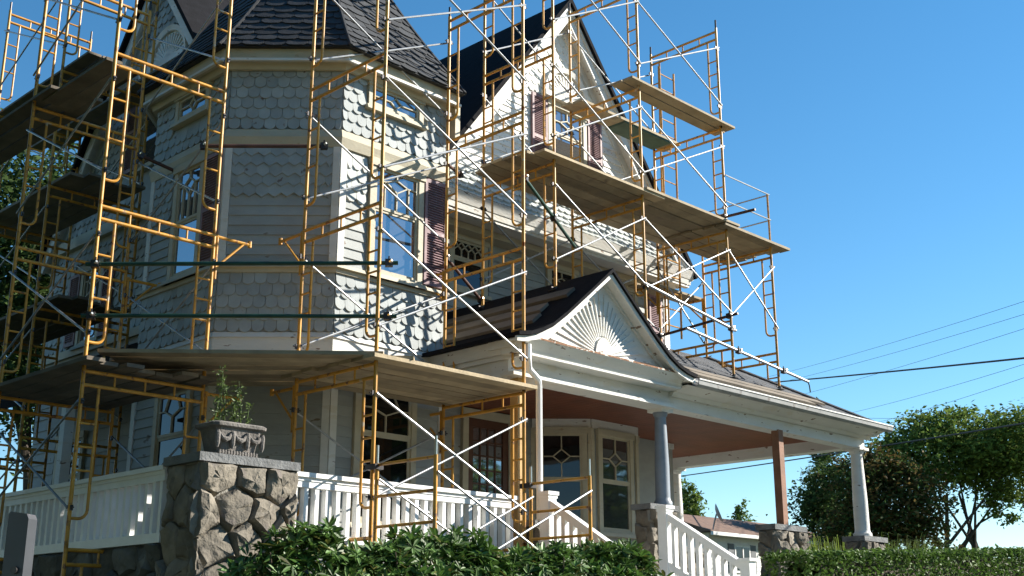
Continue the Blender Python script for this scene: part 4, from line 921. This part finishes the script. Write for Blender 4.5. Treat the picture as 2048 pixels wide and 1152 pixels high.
def leafcloud(name, P, size, m, parent, aspect=.45, up=.5):
    n = len(P); A = rdir(n); A[:,2] *= .6; A /= np.linalg.norm(A, axis=1, keepdims=True); Nn = rdir(n); Nn[:,2] += up; B = np.cross(Nn, A); B /= np.linalg.norm(B, axis=1, keepdims=True)+1e-9
    s = size*rg.uniform(.6, 1.3, size=(n,1)); F_ = np.cross(A, B)*s*.18
    return quads(name, P, A*s, B*s*aspect, m, parent, F_)
def tree(name, label, base, blobs, n, leaf, m, trunk_r, m2=None, group='trees around the house', limbs=True, clump=46, trunks=None, inner=.35, spread=.20):
    t_ = thing(name, label, 'tree', base, group); bx_, by_, bz_ = base; tr = MB(); B = Vector(base)
    top = Vector(blobs[0][:3])
    for tx in (trunks or [(0,0)]):
        b0 = B+Vector((tx[0],tx[1],0)); k1 = b0.lerp(top, .35)+Vector((tx[0]*2.2,tx[1]*2.2,0)); tr.path([b0-Vector((0,0,.3)), b0.lerp(k1,.4), k1, k1.lerp(top, .7)], [trunk_r*1.25, trunk_r, trunk_r*.7, trunk_r*.3], 8)
        nt_ = len(trunks or [0]); ti = (trunks or [(0,0)]).index(tx)
        for bl in (blobs[1:][ti::nt_] if limbs else []):
            c = Vector(bl[:3]); f = rnd.uniform(.25, .55); s = b0.lerp(top, f)+Vector((tx[0],tx[1],0))*1.2; mid = s.lerp(c, .5)+Vector((0,0,rnd.uniform(-.2,.5)))
            tr.path([s, mid, c, c+Vector((rnd.uniform(-1,1),rnd.uniform(-1,1),rnd.uniform(.2,1)))*bl[3]*.5], [trunk_r*.4, trunk_r*.25, trunk_r*.13, trunk_r*.05], 6)
    tr.build('trunk', M['bark'], t_)
    tot = sum(b[3]*b[4]*b[5] for b in blobs) if len(blobs[0]) > 5 else None; pts = []; 
    for bl in blobs:
        c = np.array(bl[:3]); rr = np.array(bl[3:6]); nl = int(n*(rr.prod()/tot)); cl = max(6, int(clump*(rr.prod()/tot)*len(blobs)*.6))
        d = rdir(cl); cc = c + d*rr*rg.uniform(inner, 1.0, size=(cl,1)); which = rg.integers(0, cl, nl); sp = rr*spread
        pts.append(cc[which] + rg.normal(size=(nl,3))*sp)
    P = np.concatenate(pts)
    if m2 is None: leafcloud('crown', P, leaf, M[m], t_)
    else:
        k = rg.random(len(P)) < .5; leafcloud('crown', P[k], leaf, M[m], t_); leafcloud('crown', P[~k], leaf, M[m2], t_)
    return t_
def polar(bearing, dist):
    """ground position by compass bearing (degrees clockwise from +Y) and distance in metres from the street corner at the origin"""
    return (math.sin(RAD(bearing))*dist, math.cos(RAD(bearing))*dist)

# ------------------------------------------------------------------ shrubs and hedge
leafm = None
def rhodo(label, x0, x1, y0, y1, z0, topf, nclus, seed, singles):
    """evergreen shrub: whorls of long leaves over a rounded surface"""
    r = np.random.default_rng(seed); base = ((x0+x1)/2, (y0+y1)/2, z0); t_ = thing('rhododendron', label, 'shrub', base, 'rhododendrons before the terrace')
    C=[];A=[];B=[];F=[]; keep=[]
    for k in range(nclus):
        u = r.random(); x = x0+(x1-x0)*u; s = r.random(); top = topf(x)
        if s < .55: y = y0+(y1-y0)*r.random(); e = 2*abs((y-(y0+y1)/2)/(y1-y0)); z = top-.42*e**2.5 - r.random()*.10; nrm = np.array([0, (y-(y0+y1)/2)*1.2, 1.])
        else: z = z0+.3+(top-z0-.3)*r.random()**.7; f = (z-z0)/(top-z0); y = y0 + .25*max(0, f-.7)/.3 + r.random()*.25; nrm = np.array([0,-1.,.35])
        if u < .04: nrm = nrm+np.array([-1.2,0,0])
        if u > .96: nrm = nrm+np.array([1.2,0,0])
        nrm = nrm/np.linalg.norm(nrm) + r.normal(size=3)*.28; nrm /= np.linalg.norm(nrm)
        p = np.array([x,y,z])+r.normal(size=3)*.035; t1 = np.cross(nrm, [0.3,0.1,1.]); t1 /= np.linalg.norm(t1); t2 = np.cross(nrm, t1); nl = r.integers(7, 12); ph = r.random()*6; droop = r.uniform(-.35,.5)
        for q in range(nl):
            a = ph+2*math.pi*q/nl+r.normal()*.2; d = t1*math.cos(a)+t2*math.sin(a)+nrm*(droop+r.normal()*.22); d /= np.linalg.norm(d); sd = np.cross(d, nrm); sd /= np.linalg.norm(sd)+1e-9
            L_ = r.uniform(.042,.075); C.append(p+d*L_*1.1); A.append(d*L_); B.append(sd*L_*.30); F.append(nrm*L_*.10)
    C,A,B,F = map(np.array, (C,A,B,F)); n = len(C)
    order = np.argsort(-(C[:,2]-C[:,1]*.35)); ind = set(order[:singles].tolist())
    msk = np.array([i in ind for i in range(n)])
    old = (r.random(n) < .07) & ~msk
    def big(C,A,B,F,m,name='leaf'):
        k = len(C); V = np.empty((k,6,3),np.float32); V[:,0]=C-A; V[:,1]=C-A*.1+B+F; V[:,2]=C+A*.55+B*.8+F*.6; V[:,3]=C+A-F*.6; V[:,4]=C+A*.55-B*.8+F*.6; V[:,5]=C-A*.1-B+F
        me = bpy.data.meshes.new(name); me.from_pydata(V.reshape(-1,3).tolist(), [], [tuple(6*i+j for j in f) for i in range(k) for f in ((0,1,2,3),(0,3,4,5))]); me.materials.append(m); return me
    rest = ~msk & ~old
    stuff(link('foliage', big(C[rest],A[rest],B[rest],F[rest],M['rhodo']), t_)); stuff(link('foliage', big(C[old],A[old],B[old],F[old],M['rhodod']), t_))
    for i in order[:singles]: link('leaf', big(C[i:i+1],A[i:i+1],B[i:i+1],F[i:i+1],M['rhodo']), t_)
    st_ = MB()
    for k in range(int((x1-x0)*7)):
        x = x0+(x1-x0)*rnd.random(); y = (y0+y1)/2+rnd.uniform(-.2,.2); x2 = x+rnd.uniform(-.3,.3); st_.path([(x,y,z0-.1),(x+.05,y,z0+.6),(x2,y+rnd.uniform(-.3,.3),topf(x)-.12)], [.02,.014,.006], 5)
    st_.build('stem', M['twig'], t_)
tp = lambda x: 2.47 + .10*math.sin(x*2.3+.6) + .05*math.sin(x*5.1) - .55*max(0, 6.6-x)**1.2
rhodo('glossy rhododendron shrub in front of the corner pier and terrace railing', 5.75, 8.55, 8.55, 9.35, .9, tp, 900, 3, 110)
rhodo('glossy rhododendron shrub between the two low scaffold frames', 8.45, 10.35, 8.6, 9.35, .95, lambda x: 2.42+.07*math.sin(x*4), 650, 4, 90)
rhodo('lighter green rhododendron shrub left of the stair railing', 10.25, 11.35, 8.65, 9.35, 1.0, lambda x: 2.58-.12*(x-10.8)**2*3, 480, 5, 90)
def hedge(label, x0, x1, y0, y1, topf, n):
    t_ = thing('hedge', label, 'hedge', ((x0+x1)/2, (y0+y1)/2, 1.1)); P = []
    k = int(n*.42); x = rg.uniform(x0,x1,k); y = rg.uniform(y0,y1,k); z = np.array([topf(a) for a in x])-np.abs(rg.normal(size=k))*.05+np.maximum(0, rg.normal(size=k))*.03; P.append(np.c_[x,y,z])
    k2 = n-k; x = rg.uniform(x0,x1,k2); z = 1.3+(np.array([topf(a) for a in x])-1.3)*rg.random(k2); y = y0+np.abs(rg.normal(size=k2))*.07; P.append(np.c_[x,y,z])
    k3 = 1500; P.append(np.c_[x0+np.abs(rg.normal(size=k3))*.2, rg.uniform(y0,y1,k3), 1.2+(topf(x0)-1.22)*rg.random(k3)])
    stuff(leafcloud('foliage', np.concatenate(P), .038, M['hedge'], t_, aspect=.5, up=.6))
    core = MB(); xs = np.linspace(x0+.55, x1-.35, 14)
    for a, b_ in zip(xs, xs[1:]): core.add([(a,y0+.16,1.0),(b_,y0+.16,1.0),(b_,y1-.1,1.0),(a,y1-.1,1.0),(a,y0+.16,topf(a)-.13),(b_,y0+.16,topf(b_)-.13),(b_,y1-.1,topf(b_)-.13),(a,y1-.1,topf(a)-.13)], [(4,5,6,7),(0,1,5,4),(2,3,7,6)])
    core.build('branch_mass', M['twig'], t_)
    for k in range(14):
        x_ = x0+(x1-x0)*(k+.5)/14; MB().path([(x_,(y0+y1)/2,.9),(x_+.05,(y0+y1)/2,1.7)], [.03,.02], 6).build('stem', M['twig'], t_)
hedge('clipped green hedge running along the right of the yard', 14.62, 25.5, 8.75, 9.5, lambda x: 2.64+(x-14.6)*.052+.02*math.sin(x*3), 26000)
# ornamental grass
og = thing('ornamental_grass', 'yellow-green fountain grass behind the right hedge by the corner pier', 'grass clump', (25.5, 14.0, 1.55))
n = 1700; ang = rg.uniform(0, 2*math.pi, n); rr = np.sqrt(rg.random(n))*1.1; bx0 = np.c_[25.4+rr*np.cos(ang)*1.9, 14.0+rr*np.sin(ang)*1.3, np.full(n, 1.55)]
V = []; Fc = []
for i in range(n):
    o = Vector((math.cos(ang[i]), math.sin(ang[i]), 0))*rg.uniform(.2,1.0)*rr[i]; h = rg.uniform(1.3,2.3); b0 = Vector(bx0[i]); s = Vector((-o.y,o.x,0)).normalized()*.008; p1 = b0+o*.25+Vector((0,0,h*.6)); p2 = b0+o*.6+Vector((0,0,h*.93)); p3 = b0+o*1.1+Vector((0,0,h*.9)); k = len(V)
    V += [b0-s,b0+s,p1+s,p1-s,p2+s*.7,p2-s*.7,p3]; Fc += [(k,k+1,k+2,k+3),(k+3,k+2,k+4,k+5),(k+5,k+4,k+6)]
mb = MB(); mb.v = [tuple(v) for v in V]; mb.f = Fc; stuff(mb.build('blade', M['grassy'], og))
# plant in the planter
pp = thing('planter_plant', 'tall wispy green plant growing in the stone planter', 'plant', (6.95, 10.95, 3.7))
for k in range(7):
    x = 6.72+.065*k; h = [.34,.62,.55,.42,.3,.5,.28][k]; lean = rnd.uniform(-.08,.08); sm = MB().path([(x,10.95,3.70),(x+lean*.4,10.93,3.70+h*.5),(x+lean,10.92,3.70+h)], [.008,.006,.003], 5); so = sm.build('stem', M['plantleaf'], pp)
    nl = int(h*150); f_ = rg.random(nl); P = np.c_[x+lean*f_, 10.94-.02*f_, 3.70+h*f_] + rg.normal(size=(nl,3))*np.array([.035,.035,.01]); stuff(leafcloud('leaf_cluster', P, .026, M['plantleaf'], so, aspect=.32, up=.3))

# ------------------------------------------------------------------ trees
def B_(bearing, d, z, rx, rz): x, y = polar(bearing, d); return (x, y, z, rx, rx, rz)
bx1, by1 = polar(65.83, 46)
tree('maple_tree', 'large spreading green maple at far right with forked trunk', (bx1,by1,1.0), [B_(65.52,46,7.7,2.6,1.0), B_(64.26,46,8.3,1.5,.9), B_(65.73,46,8.7,1.8,.8), B_(67.33,46,8.2,1.9,1.0), B_(63.58,46,7.6,1.1,.8), B_(66.73,46,7.3,1.7,.8), B_(68.21,46,7.0,1.7,1.1), B_(68.89,45,8.0,2.0,1.2), B_(64.61,45,7.0,.9,.6), B_(67.92,46,5.9,1.0,.6)], 27000, .095, 'leaf', .15, trunks=[(-.2,.12),(.28,-.18),(.05,.25)], clump=95, inner=.45, spread=.17)
bx2, by2 = polar(62.85, 42)
tree('maple_tree', 'dark maple with reddening leaves behind the corner porch column', (bx2,by2,1.0), [B_(62.85,42,5.7,1.9,1.5), B_(62.11,42,6.9,1.1,.8), B_(63.27,42,6.6,1.1,.8), B_(64.26,42,4.6,1.0,.9), B_(61.48,42,4.7,1.2,1.4), B_(63.89,42,3.3,1.3,.9), B_(62.01,42,3.2,1.6,1.1)], 24000, .09, 'leafdark', .2, 'leafred', clump=95, inner=.4, spread=.18)
bx3, by3 = polar(59.88, 50)
tree('oak_tree', 'airy green tree between the lumber post and the corner column', (bx3,by3,1.0), [B_(60.09,50,6.6,1.5,1.5), B_(60.52,50,7.7,1.2,.8), B_(59.34,50,6.2,.8,.9), B_(58.53,50,5.0,.7,1.0), B_(59.77,50,4.4,1.4,1.0), B_(58.58,50,3.7,.8,.7), B_(61.16,50,5.0,1.4,1.7)], 12000, .095, 'leafdark', .2, clump=60, inner=.3, spread=.16)
bx4, by4 = polar(53.93, 60)
tree('young_tree', 'slim green tree seen under the porch beside the column', (bx4,by4,1.0), [B_(54.0,60,6.6,.85,2.0), B_(54.0,60,8.0,.55,.7), B_(53.82,60,5.2,.9,1.2)], 5500, .11, 'leaf', .12, clump=30)
bx5, by5 = polar(56.27, 66)
tree('young_tree', 'small pointed tree behind the neighbouring roof', (bx5,by5,1.0), [B_(56.27,66,6.4,.95,1.2), B_(56.21,66,7.6,.45,.9), B_(56.65,66,5.6,.8,.7), B_(55.83,66,5.6,.7,.7)], 4000, .11, 'leaf', .12, clump=26)
bx6, by6 = polar(60.05, 75)
tree('pine_tree', 'tree top just peeking over the porch roof edge', (bx6,by6,1.0), [B_(60.05,75,14.6,.7,.9), B_(60.14,75,12.5,1.0,1.6), B_(59.98,75,9,1.2,2.0)], 1800, .2, 'leafdark', .14, clump=20)
bx7, by7 = polar(23.92, 30)
tree('maple_tree', 'big leafy maple behind the scaffold at far left', (bx7,by7,1.0), [B_(24.52,30,9.3,3.0,2.4), B_(22.55,30,11.0,3.0,2.2), B_(25.72,31,10.3,1.5,1.6), B_(23.72,30,7.0,2.8,1.6), B_(21.02,29,9.0,3.0,3.0)], 34000, .10, 'leafdark', .3, clump=110)
for x, y, lab in ((0.6,15.5,'unseen maple added to darken the left side, nearest the house'), (-4.0,20.0,'unseen maple added to darken the left side, farther back'), (-1.4,9.6,'unseen maple added to darken the left side, by the street')):
    tree('maple_tree', lab, (x,y,0.6), [(x,y,8.5,3.2,3.2,3.2), (x-1.5,y+1.5,11.5,3,3,2.4), (x+.8,y-1.5,6,2.6,2.6,2.2), (x,y+2,5,2.8,2.8,2.2), (x-2,y-1,6.5,3,3,2.6), (x+.6,y+.4,12.6,2.2,2.2,1.8)], 12000, .30, 'leafdark', .35, clump=70)  # unseen trees added outside the view to block sky light on the left
for i, (x, y, s) in enumerate(((24,-17,1.3), (32,-15,1.2), (6,-22,1.35), (-4,-16,1.3), (-13,-9,1.2), (-16,1,1.25), (40,-16,1.35), (48,-15,1.2), (57,-12,1.3))):
    tree('maple_tree', ['street maple across the road reflected in the porch windows', 'shorter street maple across the road, farthest right', 'street maple across the road behind the viewer', 'street maple across the road behind the viewer on the left', 'street maple across the road farther left', 'maple at the left end of the street', 'third street maple across the road', 'fourth street maple across the road', 'farthest street maple across the road'][i], (x,y,0), [(x,y,6.5*s,3.2*s,3.2*s,2.6*s), (x-2*s,y,5*s,2*s,2*s,1.6*s), (x+2*s,y,5.4*s,2*s,2*s,1.6*s), (x,y+1.5*s,8.3*s,2*s,2*s,1.4*s)], 3500, .3, 'leaf', .25, clump=36)
# low far greenery along the horizon
fg = MB(); tl_ = thing('shrub_row', 'distant row of shrubs along the yard at right', 'shrubs', (34, 26, 1.4))
P = np.c_[rg.uniform(24, 46, 5000), rg.uniform(24, 28, 5000), 1.3+np.abs(rg.normal(size=5000))*.75]; stuff(leafcloud('foliage', P, .13, M['leaf'], tl_))

# ------------------------------------------------------------------ neighbouring house
nx, ny = 40, 27; nh = thing('neighbour_house', 'distant white sided house with brown roof seen under the porch', 'house', (nx, ny, 1.2))
def nb():
    F = Frame((35.8, 25.3, 0), (1, 0, 0)); L_ = 9.0
    ze = 5.05; zr = 5.75
    MB().fbox(F, 0, L_, .6, ze, -5, 0).build('wall', M['siding'], nh)
    for k in range(22): v = 1.4+k*.16; v < ze-.1 and MB().fbox(F, 0, L_, v, v+.15, 0, .02, .004).build('siding_board', M['siding'], nh)
    r = MB(); r.add([F.p(-.3,ze,.4),F.p(L_+.3,ze,.4),F.p(L_+.3,zr+.2,-2.3),F.p(-.3,zr+.2,-2.3),F.p(L_+.3,ze,-5.3),F.p(-.3,ze,-5.3)], [(0,1,2,3),(3,2,4,5),(0,3,5),(1,4,2)]); r.build('roof', M['brownroof'], nh)
    MB().fbox(F, -.3, L_+.3, ze-.12, ze, .3, .42).build('gutter', M['siding'], nh)
    for u in (1.5, 3.9):
        o = MB().fbox(F, u, u+1.0, ze-1.35, ze-.35, 0, .06).build('window', M['siding'], nh); MB().fbox(F, u+.08, u+.92, ze-1.27, ze-.43, .06, .065).build('pane', M['glassd'], o); MB().fbox(F, u+.47, u+.53, ze-1.3, ze-.4, .065, .08).build('muntin', M['siding'], o)
        for a in (u-.38, u+1.04): MB().fbox(F, a, a+.34, ze-1.37, ze-.33, 0, .05).build('shutter', M['shut2'], nh)
    d = MB(); c = F.p(.1, ze+.62, .3); d.lathe((0,0), [(.02,.0),(.18,.02),(.30,.07),(.36,.12),(.34,.12),(.18,.035)], 18)
    mw = Matrix.Translation(c) @ Matrix.Rotation(RAD(35), 4, 'Z') @ Matrix.Rotation(RAD(70), 4, 'X'); me = d.mesh('dish', M['dish'])
    ds = thing('satellite_dish', 'small grey satellite dish on the distant brown roof', 'satellite dish', F.p(.1, ze, .1)); link('reflector', me, ds, mw); MB().path([F.p(.1,ze,.1), F.p(.1,ze+.35,.2), c], .03, 6).build('mast', M['dish'], ds)
nb()

# ------------------------------------------------------------------ wires
def wire(a, b_, r, label, sag=.25):
    """a sagging overhead line through two points, carried on beyond both"""
    a, b_ = Vector(a), Vector(b_); e = (b_-a); a2 = a-e*.35; b2 = b_+e*.35
    pts = [a2.lerp(b2, t/16)-Vector((0,0,sag*(1-(2*t/16-1)**2))) + Vector((0,0,sag*(1-(2*.25-1)**2)))*.8 for t in range(17)]
    tag(MB().path(pts, r, 5).build('power_line', M['wire']), label, 'wire', 'overhead wires')
for k, (p0, p1) in enumerate((((58.68, 35.39, 15.9), (40.86, 15.29, 12.62)),
    ((58.75, 35.47, 15.41), (40.94, 15.38, 12.19)),
    ((58.6, 36.11, 14.32), (41.03, 15.47, 11.71)),
    ((60.5, 33.17, 13.4), (41.22, 15.69, 10.52)),
    ((61.2, 32.08, 12.79), (41.29, 15.77, 10.07)),
    ((61.61, 31.42, 12.43), (41.41, 15.93, 9.14)),
    ((59.84, 34.37, 13.32), (41.45, 15.99, 8.78)))):
    wire(p0, p1, .008, 'thin overhead wire above the trees, %s from the top' % ORD[k])
wire((33.24, 20.82, 9.44), (23.8, 9.04, 6.87), .022, 'thick twisted overhead cable at mid height on the right', .05)
wire((48.03, 35.19, 9.03), (33.18, 12.82, 7.15), .026, 'thick black cable running low behind the porch', .1)

# ------------------------------------------------------------------ truck corner and car at the street edge
tk = thing('flatbed_truck', 'dark grey truck bed corner post at the lower left edge', 'truck', (3.0, 7.6, 0.5))
KF = Frame((3.145, 7.37, 0), (.58, -.815, 0))
pst = MB(); pst.prism([KF.p(0,.9,0), KF.p(.135,.9,0), KF.p(.135,2.27,0), KF.p(.12,2.30,0), KF.p(.012,2.315,0), KF.p(0,2.30,0)], -KF.N*.10); pst.build('corner_post', M['truck'], tk)
MB().tube(KF.p(.085,1.965,-.01), KF.p(.085,1.965,.022), .022, 14).build('bolt', M['dark'], tk)
MB().fbox(KF, -.16, -.03, 1.98, 2.12, -.34, -.28).build('tail_light', M['redlens'], tk)
bd = MB(); bd.fbox(KF, -2.2, .15, 1.15, 1.32, -3.6, -.02); bd.build('bed', M['truck'], tk)
MB().fbox(KF, -2.2, -.02, 1.33, 1.95, -.36, -.30).build('tailgate', M['truck'], tk)
for w0 in (-1.0, -2.9):
    for u0 in (-2.1, -.25): w_ = MB().tube(KF.p(u0,.95,w0), KF.p(u0+.22,.95,w0), .42, 20).build('wheel', M['rubber'], tk); MB().tube(KF.p(u0-.01,.95,w0), KF.p(u0+.23,.95,w0), .2, 16).build('rim', M['bolt'], w_)
def car():
    cx, cy = 11.4, 3.6; t_ = thing('parked_car', 'pale blue car parked at the lower right edge, only its roof showing', 'car', (cx, cy, 0))
    prof = [(-2.2,.45),(-2.25,.8),(-2.0,1.05),(-1.5,1.15),(-.9,1.85),(-.3,2.0),(.6,2.0),(1.2,1.8),(1.9,1.15),(2.3,1.0),(2.35,.5)]
    b_ = MB(); secs = [(-.85,.92),(-.8,.98),(-.5,1.0),(.5,1.0),(.8,.98),(.85,.92)]; n = len(prof)
    for yy, k in secs:
        for x, z in prof: b_.v.append((cx+x*(1 if z < 1.1 else k), cy+yy*(1 if z < 1.2 else .88), z*k if z > 1.2 else z))
    for i in range(len(secs)-1):
        for k in range(n): b_.f.append((i*n+k, i*n+(k+1) % n, (i+1)*n+(k+1) % n, (i+1)*n+k))
    b_.f.append(tuple(range(n))); b_.f.append(tuple((len(secs)-1)*n+k for k in range(n))[::-1]); b_.build('body', M['carpaint'], t_)
    for s in (-.78, .78): MB().prism([(cx-1.2,cy+s,1.3),(cx-.75,cy+s*.96,1.72),(cx+.9,cy+s*.96,1.72),(cx+1.4,cy+s,1.3)], (0,.02 if s > 0 else -.02,0)).build('side_window', M['glassd'], t_)
    for x in (-1.4, 1.5):
        for s in (-.85, .65): w_ = MB().tube((cx+x,cy+s,.36), (cx+x,cy+s+.22,.36), .36, 20).build('wheel', M['rubber'], t_); MB().tube((cx+x,cy+s-.01,.36), (cx+x,cy+s+.23,.36), .2, 14).build('rim', M['bolt'], w_)
car()
